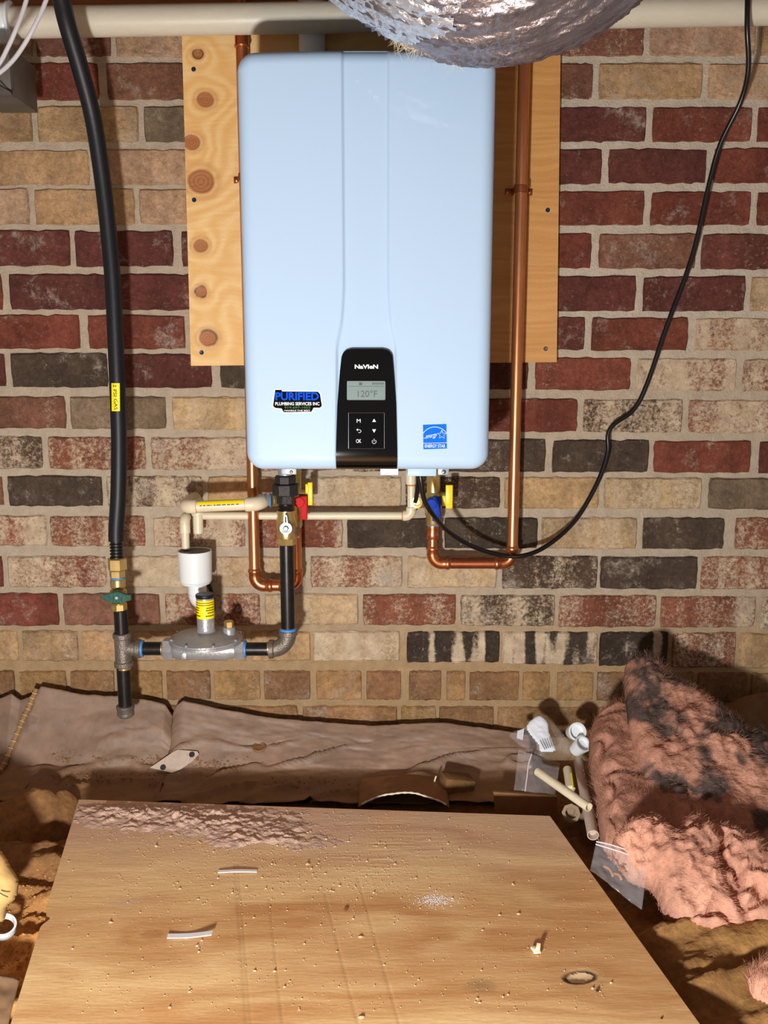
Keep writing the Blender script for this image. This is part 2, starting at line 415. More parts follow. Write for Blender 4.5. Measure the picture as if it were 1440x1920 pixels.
def fibres(name, V, cols, nrm, parent, count, L, w, seed=0, curl=.6, lay=.75, light=1.0, comb=None):
    rs = np.random.RandomState(seed); i = rs.randint(0, len(V), count)
    p = V[i] + rs.normal(0, .002, (count, 3)); d = rs.normal(0, 1, (count, 3)); d = d - lay * (d @ nrm)[:, None] * nrm
    if comb is not None:
        ax = np.array((1., 0, 0)); ax = ax - ax @ nrm * nrm; ax /= np.linalg.norm(ax); bx_ = np.cross(nrm, ax)
        an = comb + 5.5 * (fbm(p[:, 0] * 9, p[:, 1] * 9, p[:, 2] * 9, o=2, seed=seed + 4) - .5) + rs.normal(0, .3, count)
        d = np.cos(an)[:, None] * ax + np.sin(an)[:, None] * bx_
    d += nrm * rs.uniform(.0, .5 if comb is None else .09, (count, 1)); d /= np.linalg.norm(d, axis=1)[:, None]
    ln = rs.uniform(.4, 1.2, (count, 1)) * L; bend = rs.normal(0, 1, (count, 3)) * curl
    s = rs.normal(0, 1, (count, 3)); s = np.cross(d, s); s /= np.linalg.norm(s, axis=1)[:, None] + 1e-9
    pts = []
    for k, t in enumerate((0, .33, .66, 1.)):
        c = p + d * ln * t + bend * ln * t * t * .4; ww = w * (1 - .75 * t)
        pts += [c - s * ww, c + s * ww]
    A = np.stack(pts, 1).reshape(-1, 3); b = np.arange(count)[:, None] * 8
    q = np.concatenate([b + np.array([[0, 1, 3, 2]]), b + np.array([[2, 3, 5, 4]]), b + np.array([[4, 5, 7, 6]])])
    cs_ = cols[i].copy(); sw = rs.rand(count) < .3; cs_[sw] = cols[rs.randint(0, len(V), sw.sum())]
    c = np.repeat(np.clip(cs_ * rs.uniform(.75, 1.35, (count, 1)) * light, 0, 1), 8, 0)
    o = mesh_fast(name, A, q, 'fibre_attr', parent, c); o['kind'] = 'stuff'; return o

# ================================================================== SETTING
# ---- back wall: mortar bed, then brick by brick
X0, X1, Z0, Z1 = -1.25, 1.25, -.12, 1.50
gx = np.arange(X0, X1, .005); gz = np.arange(Z0, Z1, .005); A, B = np.meshgrid(gx, gz, indexing='ij')
prj = sstep(.05, .25, A) * sstep(.75, .95, B)                       # the joints are fuller in the upper right
hy = .0032 - .0030 * fbm(A * 60, B * 60, o=3, seed=3) - .0012 * prj * fbm(A * 90, B * 90, o=2, seed=8)
stain = (1 - sstep(.20, .42, B))                                    # soil stains low on the wall
c0, c1, c2 = np.array(lin((176, 163, 144))), np.array(lin((164, 138, 104))), np.array(lin((186, 176, 160)))
mc = c0 * (1 - stain[..., None]) + c1 * stain[..., None]; mc = mc * (1 - prj[..., None]) + c2 * prj[..., None]
wall = gridmesh('wall_back', np.stack([A, hy, B], -1), 'mortar_attr', colors=mc); tag(wall, kind='structure')

PAL = dict(T=((188, 158, 120), .40), P=((194, 164, 136), .42), R=((124, 70, 57), .37), D=((102, 60, 54), .38), K=((80, 69, 59), .385), B=((130, 92, 76), .43),
           G=((128, 114, 94), .37), W=((140, 88, 68), .55), V=((88, 72, 60), .50), C=((196, 172, 134), .55), O=((168, 134, 92), .38), N=((148, 114, 82), .38), S=((70, 60, 52), .52))
ROWS = [  # (top,bottom) at x=180, 700, 1250
 (((37, 107), (37, 107), (37, 106)), [(-130, 60, 'P'), (66, 207, 'B'), (216, 400, 'P'), (410, 600, 'P'), (610, 800, 'B'), (810, 1000, 'P'), (1008, 1208, 'B'), (1218, 1417, 'P'), (1428, 1610, 'T')]),
 (((117, 188), (117, 188), (118, 187)), [(-8, 185, 'R'), (200, 392, 'B'), (402, 595, 'R'), (605, 798, 'P'), (808, 1000, 'R'), (1008, 1112, 'B'), (1122, 1317, 'T'), (1327, 1520, 'P'), (-200, -18, 'P')]),
 (((199, 267), (199, 267), (200, 267)), [(-130, 60, 'T'), (71, 260, 'T'), (270, 455, 'G'), (465, 650, 'T'), (660, 845, 'R'), (855, 1020, 'R'), (1030, 1212, 'D'), (1223, 1410, 'R'), (1420, 1600, 'R')]),
 (((280, 348), (279, 347), (278, 345)), [(-30, 168, 'T'), (177, 365, 'P'), (375, 560, 'P'), (570, 750, 'R'), (760, 935, 'D'), (945, 1128, 'D'), (1140, 1325, 'D'), (1338, 1520, 'R'), (-220, -40, 'T')]),
 (((353, 422), (355, 422), (358, 423)), [(-130, 55, 'P'), (65, 253, 'T'), (261, 445, 'P'), (455, 640, 'T'), (650, 830, 'R'), (840, 1020, 'R'), (1030, 1208, 'R'), (1220, 1408, 'R'), (1419, 1600, 'R')]),
 (((432, 500), (434, 502), (437, 505)), [(-60, 132, 'D'), (140, 325, 'D'), (340, 520, 'D'), (530, 720, 'R'), (730, 920, 'D'), (930, 1109, 'R'), (1122, 1305, 'B'), (1315, 1500, 'D'), (-250, -70, 'D')]),
 (((513, 582), (515, 583), (517, 584)), [(-180, 5, 'R'), (17, 207, 'D'), (218, 400, 'D'), (410, 600, 'D'), (610, 800, 'R'), (810, 1000, 'D'), (1010, 1192, 'D'), (1205, 1397, 'D'), (1407, 1590, 'C')]),
 (((590, 655), (592, 656), (595, 658)), [(-40, 150, 'R'), (165, 347, 'R'), (357, 540, 'D'), (550, 720, 'R'), (730, 905, 'R'), (915, 1097, 'D'), (1108, 1290, 'R'), (1302, 1490, 'W'), (-230, -52, 'R')]),
 (((662, 727), (666, 730), (671, 733)), [(-170, 10, 'D'), (21, 202, 'K'), (213, 397, 'D'), (412, 590, 'K'), (600, 800, 'R'), (810, 990, 'D'), (1003, 1183, 'R'), (1194, 1381, 'W'), (1393, 1570, 'W')]),
 (((743, 805), (745, 808), (748, 812)), [(-55, 124, 'B'), (132, 312, 'G'), (323, 505, 'C'), (515, 700, 'C'), (710, 895, 'W'), (905, 1083, 'R'), (1093, 1280, 'V'), (1290, 1475, 'W'), (-240, -65, 'B')]),
 (((818, 881), (821, 884), (825, 887)), [(-100, 80, 'V'), (90, 273, 'W'), (283, 465, 'W'), (475, 650, 'W'), (660, 830, 'V'), (840, 1023, 'K'), (1036, 1217, 'K'), (1225, 1408, 'R'), (1423, 1600, 'D')]),
 (((892, 950), (893, 953), (895, 955)), [(-170, 6, 'B'), (15, 192, 'K'), (200, 380, 'V'), (390, 568, 'T'), (578, 753, 'C'), (760, 938, 'V'), (945, 1123, 'T'), (1132, 1315, 'C'), (1328, 1510, 'G')]),
 (((967, 1025), (970, 1028), (970, 1030)), [(-95, 88, 'W'), (94, 272, 'W'), (287, 460, 'W'), (470, 643, 'W'), (650, 823, 'K'), (833, 1008, 'K'), (1015, 1194, 'C'), (1205, 1358, 'K'), (1378, 1560, 'W')]),
 (((1042, 1102), (1042, 1102), (1043, 1105)), [(-170, 6, 'R'), (15, 200, 'W'), (213, 395, 'C'), (405, 573, 'C'), (582, 755, 'W'), (763, 932, 'C'), (942, 1120, 'V'), (1125, 1307, 'K'), (1315, 1490, 'W')]),
 (((1112, 1173), (1113, 1172), (1117, 1177)), [(-75, 110, 'R'), (119, 300, 'B'), (310, 488, 'W'), (496, 672, 'C'), (680, 855, 'W'), (863, 1040, 'V'), (1048, 1230, 'W'), (1238, 1417, 'W'), (1427, 1600, 'V')]),
 (((1182, 1240), (1183, 1240), (1185, 1250)), [(-140, -70, 'T'), (-62, 35, 'T'), (43, 147, 'T'), (155, 240, 'T'), (248, 340, 'T'), (348, 462, 'T'), (470, 582, 'T'), (588, 750, 'C'), (763, 937, 'S'), (942, 1120, 'S'), (1124, 1252, 'S'), (1260, 1378, 'W'), (1385, 1560, 'T')]),
 (((1257, 1312), (1257, 1313), (1260, 1315)), [(-50, 28, 'N'), (37, 125, 'O'), (133, 215, 'N'), (222, 305, 'O'), (312, 395, 'N'), (402, 488, 'O'), (495, 582, 'N'), (593, 678, 'O'), (687, 752, 'N'), (767, 827, 'N'), (837, 872, 'O'), (880, 973, 'N'), (980, 1030, 'O'), (1044, 1112, 'O'), (1119, 1200, 'N'), (1208, 1300, 'O'), (1308, 1400, 'N'), (1408, 1500, 'O')]),
 (((1322, 1380), (1323, 1381), (1326, 1384)), [(-60, 130, 'O'), (138, 340, 'N'), (348, 560, 'N'), (567, 745, 'N'), (752, 817, 'O'), (823, 925, 'N'), (932, 1110, 'O'), (1117, 1300, 'N'), (1307, 1490, 'O')]),
]
def brick_mesh(k):
    rs = random.Random(k); V, pts = [], []
    nx, nz = 13, 5
    ring = [(-1 + 2 * i / nx, -1) for i in range(nx)] + [(1, -1 + 2 * i / nz) for i in range(nz)] + [(1 - 2 * i / nx, 1) for i in range(nx)] + [(-1, 1 - 2 * i / nz) for i in range(nz)]
    for x, z in ring:
        jx, jz = rs.uniform(-.014, .007), rs.uniform(-.075, .03)
        cut = .985 if abs(x) == 1 and abs(z) == 1 else 1
        pts.append((x * (1 + jx) * cut, z * (1 + jz) * (cut - .02 if cut < 1 else 1)))
    n = len(pts)
    for sx, sz, y in ((.975, .92, 0), (1, 1, .0035), (1, 1, .05)):
        V += [(x * sx * .5, y + (rs.uniform(-.0012, .0012) if y < .01 else 0), z * sz * .5) for x, z in pts]
    Fc = [tuple(range(n))] + [(i + n * j, i + n * (j + 1), (i + 1) % n + n * (j + 1), (i + 1) % n + n * j) for j in range(2) for i in range(n)]
    me = bpy.data.meshes.new('brick'); me.from_pydata(V, [], Fc); me.update(); return me
BM = {}
for k in range(7):
    for b in ('brick', 'brick_band'):
        me = brick_mesh(k); me.materials.append(M[b]); BM[(k, b)] = me
rb = random.Random(11); bi = 0
rx = random.Random(77)
for (l, mm, r), bricks in ROWS:
    lo_, hi_ = min(b[0] for b in bricks), max(b[1] for b in bricks); wd = 88 if bricks[1][1] - bricks[1][0] < 120 else 182; cds = [b[2] for b in bricks if b[2] != 'S']
    while lo_ > -430: bricks.append((lo_ - 9 - wd, lo_ - 9, rx.choice(cds[:4]))); lo_ -= wd + 9          # the courses go on past the frame
    while hi_ < 1840: bricks.append((hi_ + 9, hi_ + 9 + wd, rx.choice(cds[-4:]))); hi_ += wd + 9
    for x0, x1, code in bricks:
        xm = (x0 + x1) / 2
        if xm < 700: t = (xm - 180) / 520; a, b = l, mm
        else: t = (xm - 700) / 550; a, b = mm, r
        t = max(-.4, min(1.5, t)); ya, yb = a[0] + (b[0] - a[0]) * t, a[1] + (b[1] - a[1]) * t
        p, q = P(x0, (ya + yb) / 2, 0), P(x1, (ya + yb) / 2, 0); zt, zb = P(xm, ya, 0).z, P(xm, yb, 0).z
        o = bpy.data.objects.new('brick', BM[(rb.randrange(7), 'brick_band' if code == 'S' else 'brick')]); C.objects.link(o)
        o.parent = wall; o.location = Vector(((p.x + q.x) / 2, rb.uniform(-.004, -.0015), (zt + zb) / 2)) - WLOC[wall.name]
        o.scale = (q.x - p.x, 1, zt - zb); o.rotation_euler = (0, rb.uniform(-.004, .004), 0)
        c, wsh = PAL[code]; f = rb.uniform(.88, 1.12); c = lin([v * (1 + rb.uniform(-.012, .012)) for v in c])
        o.color = (*[v * f for v in c], max(0, wsh + rb.uniform(-.06, .05)))

# ---- timber above the wall
def lumber(name, x0, x1, y0, y1, z0, z1, label):
    o = MB().box(((x0 + x1) / 2, (y0 + y1) / 2, (z0 + z1) / 2), (x1 - x0, y1 - y0, z1 - z0), .003).build(name, 'beam'); return tag(o, label, None, None, 'structure')
zs = P(300, 15, -.03).z
sill = lumber('trim_1', -1.3, 1.3, -.03, .11, zs, zs + .038, 'flat timber sill plate along the top of the brick wall')
rim = lumber('trim_2', -1.3, 1.3, .03, .07, zs + .039, zs + .27, 'upright rim joist above the sill plate')
ceil = MB().box((0, -1.3, zs + .29), (3.4, 2.9, .02), .002).build('ceiling', 'beam'); tag(ceil, kind='structure')
for k, x in enumerate((-.95, -.54, -.13, .28, .69, 1.10)):
    lumber('trim_%d' % (k + 3), x - .019, x + .019, -2.7, .028, zs + .041, zs + .278, 'floor joist running back from the brick wall')

# ---- ground: one height field of soil and dusty ground sheet
ZB = .06                                                             # top of the plywood lying on the ground
bc = [G(148, 1499, ZB), G(1031, 1530, ZB), G(1312, 1920, ZB), G(20, 1920, ZB)]
def along(a, b, Y): return a + (b - a) * ((Y - a.y) / (b.y - a.y))
bc[2] = along(bc[1], bc[2], -1.30); bc[3] = along(bc[0], bc[3], -1.30)
bpoly = np.array([(p.x, p.y) for p in bc])
gx = np.arange(-1.3, 1.3, .007); gy = np.arange(-2.6, .012, .007); A, B = np.meshgrid(gx, gy, indexing='ij')
bd = poly_dist(np.stack([A.ravel(), B.ravel()], 1), bpoly).reshape(A.shape)
fold = np.abs(fbm(A * 4 + B * 3, B * 14 - A * 2, o=4, seed=21) - .5) * 2
z = .018 * (fbm(A * 5, B * 7, o=4, seed=4) - .5) + .03 * (1 - fold) ** 3 - .02 + .020 * (fbm(A * 20, B * 46, o=5, seed=9) - .5)
z += .009 * (fbm(A * 90, B * 120, o=3, seed=19) - .5)
def seg_d(p, q): # distance from grid to a segment
    a, b = np.array(p[:2]), np.array(q[:2]); e = b - a; t = np.clip(((A - a[0]) * e[0] + (B - a[1]) * e[1]) / (e @ e), 0, 1)
    return np.hypot(A - a[0] - t * e[0], B - a[1] - t * e[1])
z += .05 * np.exp(-(seg_d(G(-40, 1548), G(120, 1522)) / .035) ** 2) - .07 * np.exp(-(seg_d(G(-40, 1585), G(130, 1556)) / .02) ** 2)
z += .035 * np.exp(-(seg_d(G(-60, 1640), G(90, 1612)) / .05) ** 2)
z += .045 * np.exp(-(seg_d(G(1250, 1790), G(1480, 1830)) / .05) ** 2) + .03 * np.exp(-(seg_d(G(1300, 1880), G(1500, 1960)) / .05) ** 2)
z += .012 * np.exp(-((A - .05) / .6) ** 2) * sstep(-.14, -.05, B)
z += .034 * sstep(.30, .55, A) * (1 - sstep(-.62, -.42, B)) * (bd < 0)
z = np.where(bd > -.008, np.minimum(z, .02), z); z = np.where((B > -.27) & (np.abs(A) < .5), np.minimum(z, -.004), z)
dc = G(45, 1760); near = np.exp(-(((A - dc.x) / .16) ** 2 + ((B - dc.y + .03) / .12) ** 2) ** 1.3)
n1 = fbm(A * 9, B * 13, o=4, seed=33)[..., None]; n2 = fbm(A * 60, B * 60, o=3, seed=35)[..., None]
cb = np.array(lin((112, 78, 48))) * (1 - n1) + np.array(lin((170, 126, 82))) * n1
co = np.array(lin((196, 134, 70))) * (1 - n2) + np.array(lin((226, 170, 104))) * n2
rgt = (sstep(.25, .5, A) * (1 - sstep(-.6, -.4, B)))[..., None]; cb = cb * (1 - rgt) + (np.array(lin((108, 78, 46))) * (1 - n1) + np.array(lin((172, 130, 78))) * n1) * rgt
near = np.clip(near * 1.2, 0, 1)[..., None]; gc = cb * (1 - near) + co * near
z += near[..., 0] * .012 * (fbm(A * 130, B * 130, o=2, seed=37) - .45)
Z_G = z
ground = gridmesh('floor', np.stack([A, B, z], -1), 'dirt', colors=gc); tag(ground, kind='structure')

# ---- plastic ground sheets turned up against the wall
def interp(tab, x): return np.interp(x, [t[0] for t in tab], [t[1] for t in tab])
def skirt(name, top, xr, xl_shift, label, seed, yb=-.215, tint=(138, 112, 94)):
    ns, nt_ = 160, 60
    s = np.linspace(0, 1, ns); t = np.linspace(0, 1, nt_); S, T = np.meshgrid(s, t, indexing='ij')
    px = xr[0] + (xr[1] - xr[0]) * S
    py = interp(top, px); Yt = -.036
    zt = np.array([[P(a, b, Yt).z for b in (y0,)][0] for a, y0 in zip(px[:, 0], py[:, 0])])[:, None] + 0 * T
    Xt = np.array([P(a, b, Yt).x for a, b in zip(px[:, 0], py[:, 0])])[:, None] + 0 * T
    X = Xt + xl_shift * T * (1 - S)
    Y = np.interp(T, [0, .35, .6, 1], [Yt, -.066, -.098, yb])
    Zr = np.interp(T, [0, .35, .6, .75, 1], [1, .52, .12, .03, .0])
    Z = Zr * zt + .010 * (1 - Zr)
    w = (fbm(X * 7, T * 4, o=4, seed=seed) - .5); f2 = np.abs(fbm(X * 5 + T * 2, T * 3, o=3, seed=seed + 5) - .5)
    Y = Y + w * .02 * sstep(0, .2, T) ; Z = Z + w * .012 * sstep(.1, .4, T) + .009 * np.exp(-(f2 / .03) ** 2) * sstep(.15, .5, T)
    Z += .004 * (fbm(X * 50, T * 25, o=3, seed=seed + 8) - .5)
    d = fbm(X * 8, T * 6, o=4, seed=seed + 2)[..., None]; e = sstep(.45, .9, T)[..., None]
    c = np.array(lin(tint)) * (.78 + .45 * d); c = c * (1 - e) + e * np.array(lin((134, 100, 66))) * (.7 + .6 * d)
    o = gridmesh(name, np.stack([X, Y, Z], -1), 'sheet', colors=c)
    so = o.modifiers.new('thickness', 'SOLIDIFY'); so.thickness = .0012
    add_surf(np.stack([X, Y, Z], -1))
    return tag(o, label, 'plastic sheet', 'ground sheets turned up along the wall'), X, Y, Z
from mathutils.bvhtree import BVHTree
SURF = []
def add_surf(Pt):
    nu, nv = Pt.shape[:2]; idx = np.arange(nu * nv).reshape(nu, nv)
    q = np.stack([idx[:-1, :-1], idx[1:, :-1], idx[1:, 1:], idx[:-1, 1:]], -1).reshape(-1, 4)
    SURF.append(BVHTree.FromPolygons(Pt.reshape(-1, 3).tolist(), q.tolist()))
def land(px, py, lift=0.0):
    """first ground or sheet surface under a pixel"""
    d = ray(px, py).normalized(); best = None
    for b in SURF:
        h = b.ray_cast(CAM, d)
        if h[0] is not None and (best is None or h[3] < best[0]): best = (h[3], h[0], h[1])
    n_ = best[2] if best[2].z > 0 else -best[2]
    return best[1] + n_ * lift, n_
add_surf(np.stack([A, B, Z_G], -1))
TOP_L = [(66, 1300), (78, 1287), (120, 1295), (165, 1303), (230, 1306), (285, 1313), (310, 1322), (326, 1347)]
TOP_M = [(322, 1347), (330, 1325), (343, 1314), (365, 1318), (420, 1330), (500, 1345), (600, 1354), (690, 1361), (750, 1358), (830, 1355), (900, 1364), (990, 1378)]
TOP_W = [(-80, 1318), (0, 1310), (22, 1301), (38, 1312), (60, 1306), (86, 1318)]
shL, XL, YL, ZL = skirt('ground_sheet', TOP_L, (70, 326), -.085, 'dusty brown plastic sheet with a stitched hem on its left edge', 60)
shM, *_ = skirt('ground_sheet', TOP_M, (323, 992), 0, 'long dusty plastic sheet turned up below the heater, right of the notch', 70)
shW, *_ = skirt('ground_sheet', TOP_W, (-80, 84), 0, 'crumpled plastic sheet in the far left corner at the wall', 80)
# stitched hem: a strip with ribs down the left edge
hem = MB(); n = XL.shape[1]; pth = [Vector((XL[0, k], YL[0, k] - .004, ZL[0, k] + .006)) for k in range(0, 44)]
hem.tube(pth, .005, 8, smooth=False); hem.build('hem', 'hem', shL)
for k in range(2, 44, 3):
    d = (pth[min(k + 1, 43)] - pth[k - 1]).normalized(); hb = MB().lathe(pth[k] - d * .0013, d, [(0, .0048), (.0005, .0062), (.0016, .0062), (.002, .0048)], 8)
    hb.build('stitch', 'canvas', shL)
# dark sheet standing up behind the insulation
s, t = np.meshgrid(np.linspace(0, 1, 50), np.linspace(0, 1, 30), indexing='ij')
ty = np.interp(s, [0, .3, .6, 1], [1345, 1312, 1300, 1285])
Xs = np.array([[P(1330 + 200 * a, b, -.07).x for a, b in zip(ra, rb_)] for ra, rb_ in zip(s, ty)])
zt = np.array([[P(1330 + 200 * a, b, -.07).z for a, b in zip(ra, rb_)] for ra, rb_ in zip(s, ty)])
Yk = -.055 - .12 * t + .02 * (fbm(s * 4, t * 3, seed=5) - .5); Zk = zt * (1 - t) + .01 * t + .02 * np.sin(t * 3)
bs_ = gridmesh('ground_sheet', np.stack([Xs, Yk, Zk], -1), 'sheet', colors=np.ones(s.shape + (3,)) * np.array(lin((116, 84, 54))))
bs_.modifiers.new('thickness', 'SOLIDIFY').thickness = .0012
tag(bs_, 'brown sheet standing behind the pink insulation at the right edge', 'plastic sheet', 'ground sheets turned up along the wall')

# ================================================================== LARGE OBJECTS
# ---- plywood backing panel screwed to the wall
YP = -.018
tl, tr, bl, br = P(341, 70, YP), P(1051, 110, YP), P(358, 686, YP), P(1044, 679, YP)
ztop = zs - .003
def xat(a, b, z): return a.x + (b.x - a.x) * (z - a.z) / (b.z - a.z)
nu, nv = 360, 330
s, t = np.meshgrid(np.linspace(0, 1, nu), np.linspace(0, 1, nv), indexing='ij')
zb_ = bl.z + (br.z - bl.z) * s; Zp = zb_ + (ztop - zb_) * t
Xp = xat(tl, bl, Zp) * (1 - s) + xat(tr, br, Zp) * s
kn = [(371, 101, 9, 1), (385, 187, 15, 0), (359, 267, 15, 0), (377, 340, 24, 0), (376, 461, 13, 0), (377, 547, 11, 1), (390, 634, 16, .7)]
warp = np.zeros_like(Xp); kd = []
for x, y, r, dk in kn:
    p = P(x, y, YP); rr = pxm(x, y, YP, r); d = np.hypot((Xp - p.x) / (rr * 1.15), (Zp - p.z) / rr) + .12 * (fbm(Xp * 60, Zp * 60, o=2, seed=3) - .5)
    kd.append((d, dk)); warp += .030 * np.exp(-(d / 2.6) ** 2)
L_ = 1 - sstep(-.02, .08, Xp)                                            # left half carries the knots, right half is straight grained
lowf = fbm(Xp * 5, Zp * 9, o=4, seed=12)
g1 = .5 + .5 * np.sin((lowf * 3 + warp * 55 + Zp * 9) * 9)               # cathedral figure
g2 = fbm(Xp * 8, Zp * 210 + lowf * 12, o=3, seed=14)
ca, cb_, cc = (np.array(lin(c)) for c in ((238, 206, 146), (222, 174, 102), (202, 148, 82)))
fl = (.55 * g1 + .25 * g2 + .35 * lowf)[..., None]
col = ca * (1 - np.clip(fl, 0, 1)) + cb_ * np.clip(fl, 0, 1)
gr = (.35 * fbm(Xp * 5, Zp * 26, o=4, seed=15) + .65 * fbm(Xp * 10, Zp * 190 + lowf * 8, o=3, seed=16))[..., None]
colr = np.array(lin((216, 166, 98))) * (1 - gr) + np.array(lin((178, 120, 58))) * gr
col = col * L_[..., None] + colr * (1 - L_[..., None])
dep = np.zeros_like(Xp)
for d, dk in kd:
    rings = .5 + .5 * np.sin(d * 22)
    k = (1 - sstep(.85, 1.05, d))[..., None]
    kc = np.array(lin((150, 92, 48))) * (1 - rings[..., None]) + np.array(lin((178, 116, 64))) * rings[..., None]
    col = col * (1 - k) + kc * k
    if dk:
        edge = np.exp(-((d - .95) / .13) ** 2)[..., None] * dk * sstep(.35, .6, fbm(Xp * 40, Zp * 40, seed=5))[..., None] * 1.3; edge = np.clip(edge, 0, 1)
        col = col * (1 - edge) + np.array(lin((44, 32, 26))) * edge
    h = np.exp(-((d - 1.25) / .25) ** 2)[..., None] * .45
    col = col * (1 - h) + np.array(lin((186, 126, 66))) * h
    dep += .0008 * np.exp(-(d / .9) ** 4)
Yp = YP + .0006 * (g2 - .5) * L_ + dep
front = np.stack([Xp, Yp, Zp], -1)
ply = thing('plywood_backboard', 'knotty plywood board screwed to the brick wall behind the heater', 'plywood', (0, YP, bl.z))
gridmesh('face_veneer', front, 'wood', ply, colors=col)
edge = MB()
for a, b in ((front[0, 0], front[0, -1]), (front[0, -1], front[-1, -1]), (front[-1, -1], front[-1, 0]), (front[-1, 0], front[0, 0])):
    edge.add([a, b, (b[0], -.0015, b[2]), (a[0], -.0015, a[2])], [(0, 1, 2, 3)])
edge.build('panel_edge', 'ply_edge', ply)
for x, y, m in ((363, 130, 'screw'), (364, 375, 'screw'), (378, 661, 'screw'), (1027, 394, 'screw'), (1023, 654, 'screw_grey')):
    p = P(x, y, YP - .0005); MB().lathe(p, (0, -1, 0), [(-.003, .0042), (.0006, .0042), (.0014, .003), (.0012, .0012)], 14).build('screw', m, ply)

# ---- water heater
YF = -.29; YBK = -.022
hl, hr_ = P(447, 300, YF + .012), P(927, 300, YF + .012); hx = (hl.x + hr_.x) / 2 + .0005; HW = hr_.x - hl.x
hzt, hzb = P(690, 97, YF + .012).z, P(690, 881, YF + .010).z; HH = hzt - hzb; hzc = (hzt + hzb) / 2
RC, RE = .030, .024                                                      # corner radius, edge roundover
heater = thing('water_heater', 'white wall-hung tankless water heater with black control panel', 'water heater', (hx, YF / 2, hzb))
def pz(y): return P(690, y, YF).z
pw = (P(700, 400, YF).x - P(600, 400, YF).x) / 100                       # metres per pixel on the front
def sdf(x, z):
    qx, qz = np.abs(x) - (HW / 2 - RC), np.abs(z) - (HH / 2 - RC)
    return np.hypot(np.maximum(qx, 0), np.maximum(qz, 0)) + np.minimum(np.maximum(qx, qz), 0) - RC
xch = P(686, 400, YF).x - hx
def front_y(x, z):                                                       # local x, z -> world y of the front skin
    d = np.clip(-sdf(x, z), 0, RE); y = YF + RE - np.sqrt(np.maximum(RE ** 2 - (RE - d) ** 2, 0))
    y = y + 0 * x
    zz = z + hzc
    hw = np.interp(-zz, [-pz(100), -pz(540), -pz(600), -pz(650), -pz(882)], [.0345, .0345, .038, .047, .05])
    dx = np.abs(x - xch)
    y = y + .0045 * (1 - sstep(hw - .001, hw + .005, dx)) * sstep(.0, .004, d)
    return y
un = np.unique(np.concatenate([np.sin(np.linspace(-1, 1, 90) * math.pi / 2), (xch + np.linspace(-.062, .062, 90)) / (HW / 2)]))
vnn = np.unique(np.concatenate([np.sin(np.linspace(-1, 1, 110) * math.pi / 2), 1 - np.linspace(0, .14, 24) ** 1.0 * .9, -1 + np.linspace(0, .14, 24) * .9]))
U_, V_ = np.meshgrid(un, vnn, indexing='ij'); zl = V_ * HH / 2
dz = np.clip(HH / 2 - np.abs(zl), 0, RC); wrow = HW / 2 - RC + np.sqrt(np.maximum(RC ** 2 - (RC - dz) ** 2, 0)); xl = U_ * wrow
Pt = np.stack([xl + hx, front_y(xl, zl), zl + hzc + .004 * (1 - (xl / (HW / 2)) ** 2) * sstep(.5, 1, V_)], -1)
nu, nv = U_.shape; idx = np.arange(nu * nv).reshape(nu, nv)
q = np.stack([idx[:-1, :-1], idx[1:, :-1], idx[1:, 1:], idx[:-1, 1:]], -1).reshape(-1, 4)
mesh_fast('front_cover', Pt.reshape(-1, 3), q, 'enamel', heater)
loop = np.concatenate([idx[:, 0], idx[-1, 1:], idx[::-1, -1][1:], idx[0, ::-1][1:-1]]); lp = Pt.reshape(-1, 3)[loop]
case = MB(); n = len(lp); a = lp.copy(); b = lp.copy(); b[:, 1] = YBK; a[:, 1] += .0
case.add(np.concatenate([a, b]).tolist(), [(i, (i + 1) % n, (i + 1) % n + n, i + n) for i in range(n)] + [tuple(range(n, 2 * n))])
case.build('casing', 'enamel', heater, 50)
EX, EZ = Vector((1, 0, 0)), Vector((0, 0, 1))
def H(px, py, lift=.001):                                                # point on the heater front under a pixel
    p = P(px, py, YF)
    for _ in range(3):
        y = float(front_y(np.array([p.x - hx]), np.array([p.z - hzc]))[0]); p = P(px, py, y - lift)
    return p
# control panel
def plate(name, rows, lift, th, m, parent, nx=24):
    """rows: (y, xl, xr) pixel rows; follows the heater front"""
    V = []
    for y, a, b in rows:
        for k in range(nx + 1):
            x = a + (b - a) * k / nx; p = P(x, y, YF); p2 = Vector((p.x, 0, p.z)); V.append(p2)
    V = np.array([list(v) for v in V]); yy = np.full(len(V), YF) if lift is None else front_y(V[:, 0] - hx, V[:, 2] - hzc) - lift
    ymid = yy.copy(); V[:, 1] = ymid
    nr = len(rows); q = [(i * (nx + 1) + k, i * (nx + 1) + k + 1, (i + 1) * (nx + 1) + k + 1, (i + 1) * (nx + 1) + k) for i in range(nr - 1) for k in range(nx)]
    lo = [k for k in range(nx + 1)] + [i * (nx + 1) + nx for i in range(1, nr)] + [(nr - 1) * (nx + 1) + k for k in range(nx - 1, -1, -1)] + [i * (nx + 1) for i in range(nr - 2, 0, -1)]
    n0 = len(V); back = V[lo].copy(); back[:, 1] += th
    VV = np.concatenate([V, back]); m_ = len(lo)
    q += [(lo[(i + 1) % m_], lo[i], n0 + i, n0 + (i + 1) % m_) for i in range(m_)]
    return mesh_obj(name, VV, q, m, parent, 50)
rows = []
for y in list(np.linspace(654, 672, 9)) + list(np.linspace(680, 860, 12)) + list(np.linspace(864, 882, 10)):
    f = np.interp(y, [654, 700, 760, 840, 882], [642, 637, 632.5, 630, 630]); g = np.interp(y, [654, 700, 760, 840, 882], [735, 738.5, 742.5, 744.5, 744.5])
    if y < 672: c = 17 - math.sqrt(max(0, 17 ** 2 - (672 - y - .9) ** 2)); f, g = f + c, g - c
    rows.append((y, f, g))
